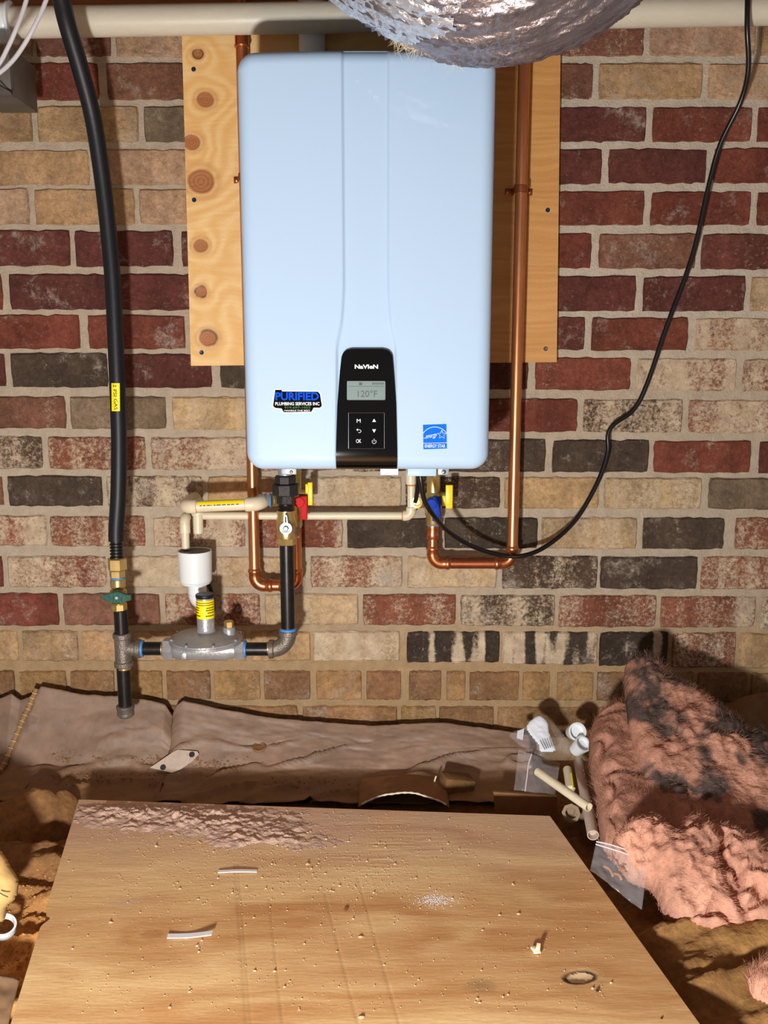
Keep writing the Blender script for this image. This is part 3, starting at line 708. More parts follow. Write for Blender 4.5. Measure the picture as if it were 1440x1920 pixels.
# the panel bridges the channel: flat, then curving under with the casing
panel_y = lambda z: float(front_y(np.array([xch - .058]), np.array([z - hzc]))[0]) - .003
panel = plate('control_panel', rows, 0, .012, 'black_gloss', heater)
me = panel.data
for v in me.vertices:
    w = v.co + WLOC[panel.name]
    back = v.index >= len(rows) * 25
    v.co.y = panel_y(w.z) - WLOC[panel.name].y + (.012 if back else 0)
me.update()
YC = YF - .0032
def C3(px, py, l=.0008): return P(px, py, YC - l)
def rrect(x0, y0, x1, y1, r, l):
    o = []
    for cx, cy, a0 in ((x1 - r, y0 + r, -90), (x1 - r, y1 - r, 0), (x0 + r, y1 - r, 90), (x0 + r, y0 + r, 180)):
        for k in range(5):
            a = math.radians(a0 + 22.5 * k); o.append(C3(cx + r * math.cos(a), cy + r * math.sin(a), l))
    return o
lcd = MB().prism(rrect(650.5, 714.5, 722.5, 750, 2, .0006), (0, .003, 0)).build('display', 'lcd', panel); tag(lcd, 'grey display reading 120 degrees F')
text_obj('lettering', '120°F', 'lcd_ink', panel, C3(689, 738, .0009), EX, EZ, width=pw * 38, height=pw * 13, bold=.004)
MB().prism([C3(673, 717, .0009), C3(679, 717, .0009), C3(679, 722.5, .0009), C3(673, 722.5, .0009)], (0, .0002, 0)).build('status_icon', 'lcd_ink', panel)
for k in range(9):
    x = 698 + k * 2.5; MB().prism([C3(x, 717.5, .0009), C3(x + 1.6, 717.5, .0009), C3(x + 1.6, 721.5 - (k % 3) * .8, .0009), C3(x, 721.5, .0009)], (0, .0002, 0)).build('status_mark', 'lcd_ink', panel)
MB().prism([C3(653, 724.2, .0009), C3(720, 724.2, .0009), C3(720, 724.8, .0009), C3(653, 724.8, .0009)], (0, .0002, 0)).build('divider_line', 'lcd_ink', panel)
text_obj('lettering', 'NaVIeN', 'print_white', panel, C3(687, 687.5), EX, EZ, width=pw * 45, height=pw * 8.2, bold=.035)
kp = MB().prism(rrect(653.5, 774, 720.5, 841, 3.5, .0008), (0, .003, 0)).build('keypad', 'keypad', panel)
rim_ = [C3(653.5, 774, .001), C3(720.5, 774, .001), C3(720.5, 841, .001), C3(653.5, 841, .001)]
for i in range(4): MB().rod(rim_[i], rim_[(i + 1) % 4], .00035, 6).build('keypad_rim', 'chrome_line', panel)
text_obj('lettering', 'M', 'print_white', panel, C3(672.5, 789, .0012), EX, EZ, width=pw * 7.5, height=pw * 7)
text_obj('lettering', 'OK', 'print_white', panel, C3(672.5, 827, .0012), EX, EZ, width=pw * 10, height=pw * 7.5)
for pts in ([(701.5, 785), (705, 791), (698, 791)], [(698, 805), (705, 805), (701.5, 811.5)]):
    MB().prism([C3(*p, .0012) for p in pts], (0, .0003, 0)).build('arrow_key', 'print_white', panel)
MB().tube([C3(669, 805.5, .0012), C3(675, 806, .0012), C3(677, 808.5, .0012), C3(675, 811, .0012), C3(672, 811, .0012)], .0005, 6).build('return_key', 'print_white', panel)
MB().prism([C3(668, 806, .0012), C3(671, 803.2, .0012), C3(671, 808.2, .0012)], (0, .0003, 0)).build('return_key', 'print_white', panel)
MB().tube([C3(701.5 + 3.7 * math.cos(a), 828 - 3.7 * math.sin(a), .0012) for a in [math.radians(130 + k * 28) for k in range(11)]], .00045, 6).build('power_key', 'print_white', panel)
MB().rod(C3(701.5, 822.5, .0012), C3(701.5, 828, .0012), .00045, 6).build('power_key', 'print_white', panel)
# plumber's sticker: black badge with lettering on a white die-cut backing (its cartoon figure is left out)
def flat(name, pts, m, parent, l, th=.0003): return MB().prism([H(x, y, l) for x, y in pts], (0, th, 0)).build(name, m, parent, smooth=False)
badge = [(516, 731), (527, 731), (529, 734), (596, 734.5), (600, 739), (603.5, 761), (600, 764.5), (588, 764.5), (584, 772), (532, 773), (528, 766), (516, 765), (512, 761)]
cx, cy = 558, 752
stk = flat('company_sticker', [(cx + (x - cx) * 1.05, cy + (y - cy) * 1.10) for x, y in badge], 'sticker_white', heater, .0004)
flat('badge', badge, 'print_black', stk, .0007)
text_obj('lettering', 'PURIFIED', 'print_blue', stk, H(557, 743.2, .0011), EX, EZ, width=pw * 84, height=pw * 15.5, bold=.03)
text_obj('lettering', 'PLUMBING SERVICES INC', 'print_white', stk, H(557.5, 757, .0011), EX, EZ, width=pw * 86, height=pw * 6.3, bold=.02)
text_obj('lettering', '919-697-1053', 'print_green', stk, H(557.5, 764.2, .0011), EX, EZ, width=pw * 50, height=pw * 4.4, bold=.015)
text_obj('lettering', 'HANDLE THE BEST', 'print_white', stk, H(557.5, 769.8, .0011), EX, EZ, width=pw * 50, height=pw * 2.6, bold=.02)
# efficiency sticker
es = flat('energy_sticker', [(793, 796.5), (837, 795), (838, 841), (794, 842.5)], 'energy_blue', heater, .0004)
def arc(c, r, a0, a1, n=18): return [H(c[0] + r * math.cos(math.radians(a0 + (a1 - a0) * k / n)), c[1] - r * math.sin(math.radians(a0 + (a1 - a0) * k / n)), .0009) for k in range(n + 1)]
MB().tube(arc((815.5, 827), 26.5, 33, 147), .0006, 6, smooth=False).build('arc_line', 'sticker_white', es)
MB().rod(H(794, 831, .0009), H(838, 830, .0009), .00055, 6).build('divider_line', 'sticker_white', es)
sc_, so_ = (828.5, 815), 8.6
star = [H(sc_[0] + (so_ if k % 2 == 0 else so_ * .42) * math.sin(math.pi * k / 5), sc_[1] - (so_ if k % 2 == 0 else so_ * .42) * math.cos(math.pi * k / 5), .0009) for k in range(10)]
MB().tube(star + [star[0]], .00055, 6, smooth=False).build('star_outline', 'sticker_white', es)
text_obj('lettering', 'energy', 'sticker_white', es, H(808.5, 819, .0009), Vector((.985, 0, .17)), Vector((.25, 0, .97)), width=pw * 22, height=pw * 9.5)
MB().rod(H(794, 821.5, .0009), H(799, 821, .0009), .0005, 6).build('arc_line', 'sticker_white', es)
text_obj('lettering', 'ENERGY STAR', 'sticker_white', es, H(815.8, 836.2, .0009), EX, EZ, width=pw * 40, height=pw * 6.5, bold=.01)
# fittings under the case
def under(x0, x1, y0, y1, Y, dy, m, name):
    a, b = P(x0, y0, Y), P(x1, y1, Y); return MB().box(((a.x + b.x) / 2, Y + dy / 2, (a.z + b.z) / 2), (b.x - a.x, dy, a.z - b.z), .0015).build(name, m, heater)
under(527, 556, 876, 890, -.235, .012, 'silver', 'mounting_bracket'); under(713, 747, 878, 891, -.245, .03, 'sticker_white', 'drain_cover')
under(764, 818, 876, 893, -.235, .05, 'enamel', 'terminal_box'); under(821, 842, 876, 891, -.235, .008, 'silver', 'mounting_bracket')
p = P(832, 885, -.236); MB().lathe(p, (0, -1, 0), [(0, .004), (.0015, .0038), (.0022, .002)], 12).build('screw', 'screw_grey', heater)
p = P(546, 885, -.236); MB().lathe(p, (0, -1, 0), [(0, .003), (.0012, .0028), (.0018, .0015)], 12).build('screw', 'copper_fit', heater)

# ---- plywood sheet on the ground, dirt on it
nu, nv = 400, 470
s, t = np.meshgrid(np.linspace(0, 1, nu), np.linspace(0, 1, nv), indexing='ij')
b0, b1, b2, b3 = (np.array(p) for p in bc)
Wp = ((1 - s) * (1 - t))[..., None] * b0 + (s * (1 - t))[..., None] * b1 + (s * t)[..., None] * b2 + ((1 - s) * t)[..., None] * b3
X, Y = Wp[..., 0], Wp[..., 1]
chip = G(88, 1722, ZB); notch = np.exp(-((Y - chip.y) / .012) ** 2) * sstep(.985, 1, 1 - s) * .010
Wp[..., 0] += notch; X = Wp[..., 0]
lowf = fbm(X * 3, Y * 9, o=4, seed=41); kx = G(1087, 1831, ZB); kd_ = np.hypot((X - kx.x) / .0215, (Y - kx.y) / .0145) ; ang = .25
Xr = (X - kx.x) * math.cos(ang) + (Y - kx.y) * math.sin(ang); Yr = -(X - kx.x) * math.sin(ang) + (Y - kx.y) * math.cos(ang)
kd_ = np.hypot(Xr / .0245, Yr / .0135) + .15 * (fbm(X * 120, Y * 120, seed=2) - .5)
e1 = G(900, 1740, ZB); oval = np.hypot((X - e1.x) / .10, (Y - e1.y) / .035)
k2 = G(285, 1752, ZB); kd2 = np.hypot((X - k2.x) / .016, (Y - k2.y) / .010) + .3 * (fbm(X * 60, Y * 60, seed=2) - .5)
fig = .5 + .5 * np.sin((lowf * 3.0 + Y * 3 + .5 * np.exp(-(kd_ / 6) ** 2) + .7 * np.exp(-oval ** 2) + .3 * np.exp(-(kd2 / 3) ** 2)) * 9)
gr = fbm(X * 7, Y * 150 + lowf * 9, o=4, seed=43); bl_ = fbm(X * 2.6 + 3 + lowf, Y * 13 + lowf * 3, o=4, seed=48)
w = np.clip(.26 * fig + .36 * gr + 1.7 * (bl_ - .40), 0, 1)[..., None]
bcol = np.array(lin((250, 216, 156))) * (1 - w) + np.array(lin((204, 150, 94))) * w
rough_ = sstep(.45, .62, fbm(X * 9, Y * 16, o=3, seed=51)) * (fbm(X * 14, Y * 420, o=2, seed=52) - .5)
Zz = ZB + .0002 * (gr - .5) + .0011 * rough_ * np.exp(-((X + .02) / .16) ** 2 - ((Y + .47) / .12) ** 2) - .0045 * np.clip(1 - kd_, 0, 1) ** .5 * (kd_ < 1)
k = (1 - sstep(.8, 1.15, kd_))[..., None]; kc = np.where((kd_ > .72)[..., None], np.array(lin((40, 34, 32))), np.array(lin((214, 182, 142)))); bcol = bcol * (1 - k) + kc * k
h = np.exp(-((kd_ - 1.5) / .5) ** 2)[..., None] * .35 * (np.abs(fbm(X * 30, Y * 30, seed=3))[..., None]); bcol = bcol * (1 - h) + np.array(lin((110, 70, 40))) * h
k = (1 - sstep(.8, 1.2, kd2))[..., None] * .55; bcol = bcol * (1 - k) + np.array(lin((176, 118, 72))) * k
for (x, y, rx, ry, c, a) in ((900, 1850, .02, .018, (130, 108, 78), .5), (240, 1690, .035, .012, (206, 172, 150), .5), (310, 1900, .03, .03, (206, 140, 74), .4), (560, 1738, .02, .006, (190, 120, 66), .5), (660, 1690, .012, .010, (210, 150, 90), .2)):
    p = G(x, y, ZB); d = np.hypot((X - p.x) / rx, (Y - p.y) / ry) + .9 * (fbm(X * 50, Y * 50, seed=int(x)) - .5); k = np.clip(1 - d, 0, 1)[..., None] ** .5 * a; bcol = bcol * (1 - k) + np.array(lin(c)) * k
# dusty film thick at the far edge
far = sstep(-.62, -.34, Y + .05 * (fbm(X * 8, Y * 8, seed=61) - .5)); film = np.clip(far * (.35 + .6 * fbm(X * 12, Y * 16, o=4, seed=62)), 0, .8)[..., None]
bcol = bcol * (1 - film) + np.array(lin((220, 188, 166))) * film
bcol *= (.94 + .12 * fbm(X * 300, Y * 300, o=2, seed=66))[..., None]
# long straight scuffs across the veneer
for (xa, ya, xb, yb) in ((440, 1625, 462, 1925), (446, 1625, 470, 1925), (505, 1690, 530, 1925), (610, 1680, 672, 1925), (672, 1650, 750, 1925)):
    p, q_ = G(xa, ya, ZB), G(xb, yb, ZB); e = np.array((q_ - p)[:2]); nrm = np.array((-e[1], e[0])) / np.hypot(*e); d = np.abs((X - p.x) * nrm[0] + (Y - p.y) * nrm[1])
    k = np.exp(-(d / .0016) ** 2) * (Y < p.y + .01); Zz -= .0005 * k; bcol *= (1 - .16 * k * (.4 + fbm(X * 40, Y * 40, seed=9)))[..., None]
Wp[..., 2] = Zz
board = thing('plywood_sheet', 'plywood sheet lying on the ground, dusty at its far end', 'plywood', (0, -.8, ZB - .012))
gridmesh('face_veneer', Wp, 'board', board, colors=bcol)
edge = MB()
for a, b in (((0, 0), (nu - 1, 0)), ((nu - 1, 0), (nu - 1, nv - 1)), ((nu - 1, nv - 1), (0, nv - 1)), ((0, nv - 1), (0, 0))):
    ii = np.linspace(a[0], b[0], 200).round().astype(int); jj = np.linspace(a[1], b[1], 200).round().astype(int); tp = Wp[ii, jj]; bt = tp.copy(); bt[:, 2] = ZB - .0125
    edge.add(np.concatenate([tp, bt]).tolist(), [(i, i + 1, i + 201, i + 200) for i in range(199)])
lo = [b0, b1, b2, b3]; edge.add([(p[0], p[1], ZB - .0125) for p in lo], [(0, 1, 2, 3)])
edge.build('sheet_edge', 'ply_edge', board)
# two lumber blocks hold the sheet off the soil
for yy in (-.36, -1.15):
    blk = MB().box((-.05, yy - .06, ZB - .0345), (.62, .05, .042), .003).build('support_block', 'wet_wood'); tag(blk, 'timber block under the %s end of the plywood sheet' % ('far' if yy > -.6 else 'near'), 'block', 'blocks under the plywood sheet')
# loose dirt: its own thin height field
def dirt_mask(px0, py0, sx, sy): p = G(px0, py0, ZB); return np.exp(-(((X - p.x) / sx) ** 2 + ((Y - p.y) / sy) ** 2))
dm = 1.15 * dirt_mask(330, 1535, .17, .055) + .8 * dirt_mask(470, 1570, .08, .045) + .55 * dirt_mask(200, 1520, .09, .03) + .50 * dirt_mask(600, 1575, .12, .05) + .4 * dirt_mask(470, 1530, .25, .03)
cl = fbm(X * 55, Y * 75, o=4, seed=71); cl2 = np.abs(fbm(X * 26, Y * 40, o=3, seed=73) - .5) * 2
dh = dm * (.15 + 1.35 * cl) - .26 - .22 * (1 - cl2) ** 4
p = G(485, 1590, ZB); dimple = np.exp(-(((X - p.x) / .02) ** 2 + ((Y - p.y) / .010) ** 2)); dh -= 1.2 * dimple
hh = np.clip(dh, -.1, 1.2) * .0065 * (.35 + 1.3 * fbm(X * 170, Y * 230, o=3, seed=75))
Dp = Wp.copy(); Dp[..., 2] = ZB - .0004 + hh; edgeok = (bd_ := poly_dist(np.stack([X.ravel(), Y.ravel()], 1), bpoly).reshape(X.shape)) > .002
dirt = gridmesh('loose_dirt', Dp, 'dust', mask=(dh > -.02) & edgeok)
tag(dirt, 'crumbly pale dirt scattered over the far left end of the plywood sheet', 'dirt', kind='stuff')
# crumbs
rs = np.random.RandomState(5); cm = MB(); octa = [(1, 0, 0), (-1, 0, 0), (0, 1, 0), (0, -1, 0), (0, 0, 1), (0, 0, -.4)]; of = [(0, 2, 4), (2, 1, 4), (1, 3, 4), (3, 0, 4), (2, 0, 5), (1, 2, 5), (3, 1, 5), (0, 3, 5)]
def crumb(mb, x, y, z, r):
    mb.add([(x + r * a * rs.uniform(.6, 1.3), y + r * b * rs.uniform(.6, 1.3), z + r * .8 * c * rs.uniform(.6, 1.2)) for a, b, c in octa], of)
n = 0
while n < 2600:
    sx, ty_ = rs.uniform(120, 1150), rs.uniform(1505, 1900); q = G(sx, ty_, ZB)
    if poly_dist(np.array([[q.x, q.y]]), bpoly)[0] < .004: continue
    pr = .10 + .9 * math.exp(-((sx - 620) / 240) ** 2 - ((ty_ - 1610) / 75) ** 2) + .8 * math.exp(-((sx - 420) / 220) ** 2 - ((ty_ - 1560) / 50) ** 2)
    if rs.rand() > pr: continue
    crumb(cm, q.x, q.y, ZB + .0006, rs.choice([.0006, .0009, .0013, .0022], p=[.55, .28, .14, .03])); n += 1
tag(cm.build('wood_crumbs', 'crumb', smooth=False), 'fine wood crumbs strewn across the plywood sheet', 'crumbs', kind='stuff')
wm = MB()
for _ in range(420):
    q = G(815 + rs.normal(0, 18), 1688 + rs.normal(0, 6), ZB); crumb(wm, q.x, q.y, ZB + .0003, rs.uniform(.0004, .0009))
tag(wm.build('white_powder', 'print_white', smooth=False), 'small spill of white powder on the plywood sheet', 'powder', kind='stuff')

# ================================================================== PIPEWORK
UP, DN, LT, RT, BK, FW = Vector((0, 0, 1)), Vector((0, 0, -1)), Vector((-1, 0, 0)), Vector((1, 0, 0)), Vector((0, 1, 0)), Vector((0, -1, 0))
# ---- white drain pipe along the top
YD = -.10; pa, pb = P(-60, 44, YD), P(1500, 17, YD)
drain = thing('drain_pipe', 'long cream-white plastic drain pipe running across the top of the wall', 'pipe', ((pa + pb) / 2))
MB().rod(pa, pb, .0258, 32, .05).build('pipe', 'pvc', drain)
d = (pb - pa).normalized(); p0 = P(-50, 44, YD)
MB().lathe(p0, d, [(0, .031), (.001, .0325), (.060, .0325), (.064, .0315), (.066, .035), (.071, .035), (.072, .026)], 32).build('coupling', 'pvc_white', drain)
# ---- exhaust vent adaptor on top of the heater
pv = P(585, 92, -.05); pv.z = hzt - .004
vent = thing('vent_pipe', 'short white vent pipe rising from the heater top behind the drain pipe', 'pipe', pv)
MB().lathe(pv, UP, [(0, .0275), (.001, .0285), (.022, .0285), (.0225, .024), (.23, .024)], 32).build('pipe', 'pvc_white', vent)
MB().lathe(pv + UP * .0005, UP, [(0, .0292), (.006, .0292)], 32).build('gasket', 'rubber', vent)
# ---- grey sheet-metal box in the top left corner
YM = -.21; a, b = P(-60, 84, YM), P(22, 178, YM)
gb = thing('metal_box', 'grey sheet-metal duct box at the top left edge', 'metal box', ((a.x + b.x) / 2, YM, b.z))
MB().box(((a.x + b.x) / 2, YM + .06, (a.z + b.z) / 2), (b.x - a.x, .12, a.z - b.z), .002).build('box_body', 'galv', gb)
MB().prism([P(-60, 120, YM - .001), P(-10, 140, YM - .001), P(23, 176, YM - .001), P(23, 179, YM - .001), P(-60, 179, YM - .001)], (0, -.004, 0)).build('folded_flange', 'galv', gb)
MB().rod(P(-40, 138, YM - .004), P(23, 173, YM - .004), .0014, 8).build('seam', 'black_plastic', gb)
# ---- two thin cables
c1 = MB().tube([P(60, -40, -.33), P(45, 15, -.33), P(28, 60, -.33), P(12, 95, -.32), P(-2, 120, -.31), P(-40, 170, -.30)], .0034, 10).build('cable', 'cable_white')
tag(c1, 'thin white cable hanging at the top left, the left one of two', 'cable', 'white cables at the top left')
c2 = MB().tube([P(100, -40, -.33), P(82, 12, -.33), P(60, 58, -.33), P(38, 95, -.32), P(18, 120, -.31), P(-6, 140, -.30), P(-60, 175, -.3)], .0034, 10).build('cable', 'cable_white')
tag(c2, 'thin greyish cable hanging at the top left, the right one of two', 'cable', 'white cables at the top left')

# ---- flexible black gas line
YG = -.13
hose = thing('gas_hose', 'thick black flexible gas hose hanging down the left of the wall', 'hose', P(219, 1045, YG))
hp = [(96, -90, -.30), (111, -20, -.27), (126, 45, -.235), (151, 130, -.20), (174, 220, -.17), (190, 320, -.15), (202, 420, -.138), (211, 520, -.132), (216, 620, -.13), (220, 720, -.13), (223, 820, -.13), (222, 920, -.13), (218, 990, -.13), (218, 1014, -.13)]
hpw = [P(*p) for p in hp]
MB().tube(hpw, .0146, 24, 8).build('jacket', 'rubber', hose)
r0, r1 = P(218, 1012, YG), P(219, 1048, YG); L = (r1 - r0).length
prof = []
for k in range(6): prof += [(L * k / 6, .0098), (L * (k + .25) / 6, .0125), (L * (k + .6) / 6, .0125), (L * (k + .85) / 6, .0098)]
MB().lathe(r0, r1 - r0, prof, 24).build('corrugated_end', 'black_plastic', hose)
t0, t1 = P(220.5, 718, YG), P(221, 770, YG); off = Vector((0, -.0152, 0))
tagm = MB()
for k in range(6):
    a0 = math.radians(-30 + 10 * k); a1 = math.radians(-20 + 10 * k)
    f = lambda p, a: p + Vector((math.sin(a) * .0152, -math.cos(a) * .0152, 0))
    tagm.add([f(t0, a0), f(t0, a1), f(t1, a1), f(t1, a0)], [(0, 3, 2, 1)])
tg = tagm.build('tag', 'yellow', hose); tag(tg, 'yellow tag reading 2 PSI GAS')
text_obj('lettering', '2 PSI GAS', 'print_black', tg, (t0 + t1) / 2 + Vector((0, -.0158, 0)), DN, RT, width=.046, height=.0062)

# ---- gas shut-off valve (brass, green handle)
def vrod(mb, px, y0, y1, Y, r, seg=24, ch=.12):
    a, b = P(px, y0, Y), P(px, y1, Y); a.x = b.x = P(px, (y0 + y1) / 2, Y).x; return mb.rod(a, b, r, seg, ch)
gv = thing('gas_valve', 'brass gas shut-off valve with green butterfly handle below the black hose', 'valve', P(222, 1144, YG))
vrod(MB(), 220, 1046, 1069, YG, .0182, 6).build('flare_nut', 'brass', gv)
vrod(MB(), 220, 1068, 1083, YG, .0150, 6).build('nut', 'brass', gv)
vrod(MB(), 220.5, 1082, 1086, YG, .0135).build('thread_sealant', 'tape_blue', gv)
mb = MB(); vrod(mb, 221, 1085, 1102, YG, .0142); vrod(mb, 222, 1100, 1134, YG, .0158, 24, .5); mb.build('body', 'brass', gv)
vrod(MB(), 223, 1130, 1144, YG, .0160, 8).build('end_nut', 'brass', gv)
hc = P(221, 1119, YG - .030)
mb = MB().lathe(hc, FW, [(-.002, .0125), (0, .013), (.005, .013), (.007, .011)], 24)
for sg in (-1, 1):
    mb.prism([hc + Vector((sg * .006, -.001, .0105)), hc + Vector((sg * .018, -.001, .006)), hc + Vector((sg * .0265, -.001, .0055)), hc + Vector((sg * .0265, -.001, -.0045)), hc + Vector((sg * .018, -.001, -.006)), hc + Vector((sg * .006, -.001, -.0105))], (0, -.0075, 0))
mb.build('handle', 'green_metal', gv); MB().rod(hc + FW * .006, hc + FW * .0095, .0032, 12).build('screw', 'silver', gv)
MB().rod(hc, hc + BK * .02, .006, 12).build('stem', 'brass', gv)

# ---- drip leg: tee, nipples, cap
dl = thing('drip_leg', 'black iron tee with capped drip leg at the lower left', 'pipe fitting', P(235, 1345, YG))
vrod(MB(), 227, 1143, 1190, YG, .0131).build('nipple', 'iron', dl)
tz0, tz1 = P(230, 1186, YG), P(231, 1250, YG); tx = P(230.5, 1216, YG)
mb = MB(); L = tz0.z - tz1.z
mb.lathe((tx.x, YG, tz0.z), DN, [(0, .0165), (.002, .0182), (.010, .0182), (.012, .0158), (L - .012, .0158), (L - .010, .0182), (L - .002, .0182), (L, .0165)], 28)
bx = P(266, 1216, YG).x - tx.x; mb.lathe((tx.x, YG, tx.z), RT, [(.006, .0152), (bx - .012, .0152), (bx - .010, .0182), (bx - .002, .0182), (bx, .016)], 28)
mb.build('tee', 'iron_cast', dl)
xx = P(266, 1216, YG).x; MB().lathe((xx, YG, tx.z), RT, [(-.001, .0165), (.003, .0162), (.004, .0135)], 24).build('thread_sealant', 'tape_blue', dl)
vrod(MB(), 233, 1249, 1324, YG, .0131).build('nipple', 'iron', dl)
vrod(MB(), 232.5, 1249, 1255, YG, .0138).build('thread', 'brass', dl)
ca = P(236, 1322, YG); ca.x = P(235, 1322, YG).x
MB().lathe(ca, DN, [(0, .016), (.001, .0178), (.006, .0178), (.008, .0165), (.020, .0165), (.024, .013), (.0245, .004)], 24).build('cap', 'iron_cast', dl)

# ---- gas regulator
zr = tx.z
reg = thing('gas_regulator', 'grey die-cast gas regulator with yellow-labelled stack between the iron pipes', 'regulator', P(387, 1243, YG))
x_in0, x_in1 = P(307, 1216, YG).x, P(326, 1216, YG).x; x_o0, x_o1 = P(442, 1218, YG).x, P(459, 1218, YG).x
MB().rod((x_in0, YG, zr), (x_in1, YG, zr), .0215, 6, .08).build('inlet_hex', 'zinc', reg)
mb = MB(); mb.lathe((x_in1, YG, zr - .002), RT, [(0, .015), (.004, .0185), (.022, .0205), (x_o0 - x_in1 - .02, .0205), (x_o0 - x_in1, .0165)], 28)
mb.box((P(372, 1226, YG).x - .024, YG - .017, zr - .008), (.012, .012, .014), .002); mb.build('body', 'zinc', reg)
MB().rod((x_o0, YG, zr - .001), (x_o1, YG, zr - .001), .0205, 6, .08).build('outlet_hex', 'zinc', reg)
dcx = P(386.5, 1196, YG).x; dz_ = P(386, 1196, YG).z
rd = pxm(386, 1196, YG, 68)
MB().lathe((dcx, YG, dz_ - .017), UP, [(0, .030), (.004, .045), (.008, rd * .93), (.010, rd), (.0145, rd), (.0152, rd * .985), (.0185, rd * .985), (.0195, rd * .93), (.0215, rd * .90), (.0235, rd * .72), (.028, rd * .55), (.031, rd * .34)], 48).build('diaphragm_case', 'zinc', reg)
for k in range(8):
    a = math.radians(22 + 45 * k); MB().lathe((dcx + rd * .945 * math.cos(a), YG + rd * .945 * math.sin(a), dz_ + .0015), UP, [(0, .0032), (.003, .0032), (.0042, .002)], 8).build('bolt', 'silver', reg)
st0 = dz_ + .008; stt = P(387, 1119, YG).z
MB().lathe((dcx + .0005, YG, st0), UP, [(0, .026), (.005, .0195), (.012, .0170), (stt - st0, .0168)], 32).build('stack', 'zinc', reg)
y0, y1 = P(387, 1157, YG).z, P(387, 1123, YG).z
lab = MB().lathe((dcx + .0005, YG, y0), UP, [(0, .0172), (y1 - y0, .0172)], 40, cap=False).build('label', 'yellow', reg); tag(lab, 'yellow warning label wrapped round the stack')
def stripe(z, h, a0, a1, n=8):
    mb = MB(); c = Vector((dcx + .0005, YG, 0)); r = .0175
    for k in range(n):
        b0_, b1_ = math.radians(a0 + (a1 - a0) * k / n), math.radians(a0 + (a1 - a0) * (k + .78) / n)
        mb.add([(c.x + math.sin(b) * r, c.y - math.cos(b) * r, zz) for b, zz in ((b0_, z), (b1_, z), (b1_, z + h), (b0_, z + h))], [(0, 1, 2, 3)])
    mb.build('print_line', 'print_black', lab, smooth=False)
for k, (f, h, a0, a1) in enumerate(((.86, .0016, -75, 75), (.74, .0016, -75, 75), (.58, .002, -75, -28), (.58, .002, 18, 75), (.45, .0022, -75, -30), (.45, .0022, 15, 75), (.31, .002, -75, -36), (.31, .002, 24, 75), (.14, .0022, -75, -22), (.14, .0022, 12, 75))):
    stripe(y0 + (y1 - y0) * f, h, a0, a1, 16 if k < 2 else 6)
MB().lathe((dcx + .0005, YG, stt - .001), UP, [(0, .0175), (.001, .018), (.006, .018), (.0072, .0165), (.0068, .010)], 32).build('stack_cap', 'black_plastic', reg)
px_ = P(428.5, 1180, YG); bz = dz_ + .002
MB().lathe((px_.x, YG + .004, bz), UP, [(0, .0125), (.016, .0122), (.019, .0105)], 24).build('vent_boss', 'zinc', reg)
MB().lathe((px_.x, YG + .004, bz + .018), UP, [(0, .0085), (.001, .0096), (.012, .0096), (.0135, .008)], 6, phase=.3).build('vent_plug', 'brass', reg)

# ---- iron run and riser to the heater
gr_ = thing('gas_riser', 'black iron gas pipe with elbow rising to the bottom of the heater', 'pipe', P(530, 1240, YG))
xr_ = P(539, 1110, YG).x; xe0 = P(506, 1218, YG).x
MB().rod((P(268, 1216, YG).x, YG, zr), (x_in0 + .002, YG, zr), .0131, 24).build('nipple', 'iron', gr_)
MB().rod((x_o1 - .002, YG, zr - .001), (xe0 + .006, YG, zr - .001), .0131, 24).build('nipple', 'iron', gr_)
for xa in (P(306, 1216, YG).x, P(505, 1216, YG).x): MB().rod((xa - .004, YG, zr), (xa + .001, YG, zr), .0137, 24).build('thread', 'brass', gr_)
MB().lathe((x_o1, YG, zr - .001), RT, [(-.001, .0165), (.003, .0162), (.004, .0135)], 24).build('thread_sealant', 'tape_blue', gr_)
ctr = Vector((xr_, YG, zr - .001)); Re = xr_ - xe0 - .004
mb = MB().elbow(ctr, LT, UP, Re, .0160, 24)
mb.lathe(ctr + LT * (Re + .006), RT, [(0, .0165), (.001, .0185), (.009, .0185), (.011, .0155)], 24); mb.lathe(ctr + UP * (Re + .006), DN, [(0, .0165), (.001, .0185), (.009, .0185), (.011, .0155)], 24)
mb.build('elbow', 'iron_cast', gr_)
MB().lathe(ctr + UP * (Re + .0055), UP, [(0, .0168), (.003, .0162), (.005, .014)], 24).build('thread_sealant', 'tape_blue', gr_)
zv = P(538, 1017, YG).z; MB().rod(ctr + UP * Re, (xr_, YG, zv), .0135, 28).build('riser_pipe', 'iron', gr_)
# ball valve on the riser
bv = thing('ball_valve', 'brass gas ball valve with plated lever on the riser under the heater', 'valve', (xr_, YG, zv))
za, zb2 = P(537, 1020, YG).z, P(537, 957, YG).z
mb = MB().lathe((xr_, YG, za + .010), UP, [(0, .0165), (.003, .018), (.012, .0170), (.022, .0182), (.036, .0182), (.044, .0165), (zb2 - za - .010, .0170)], 28); mb.build('body', 'brass', bv)
MB().rod((xr_, YG, za - .001), (xr_, YG, za + .014), .0182, 8, .08).build('end_nut', 'brass', bv)
lc = Vector((P(536, 991, YG - .03).x, YG - .028, P(536, 991, YG - .03).z))
mb = MB().lathe(lc, FW, [(-.002, .0105), (.0, .0115), (.0025, .0115), (.0025, .0085), (.001, .0082)], 28)
mb.prism([lc + Vector(q) for q in ((-.0046, -.001, .007), (.0046, -.001, .007), (.0028, -.001, .024), (.0016, -.001, .026), (-.0016, -.001, .026), (-.0028, -.001, .024))], (0, -.003, 0))
mb.prism([lc + Vector(q) for q in ((-.006, -.001, -.007), (-.003, -.001, -.016), (.003, -.001, -.016), (.006, -.001, -.007))], (0, -.003, 0)); mb.build('lever', 'silver', bv)
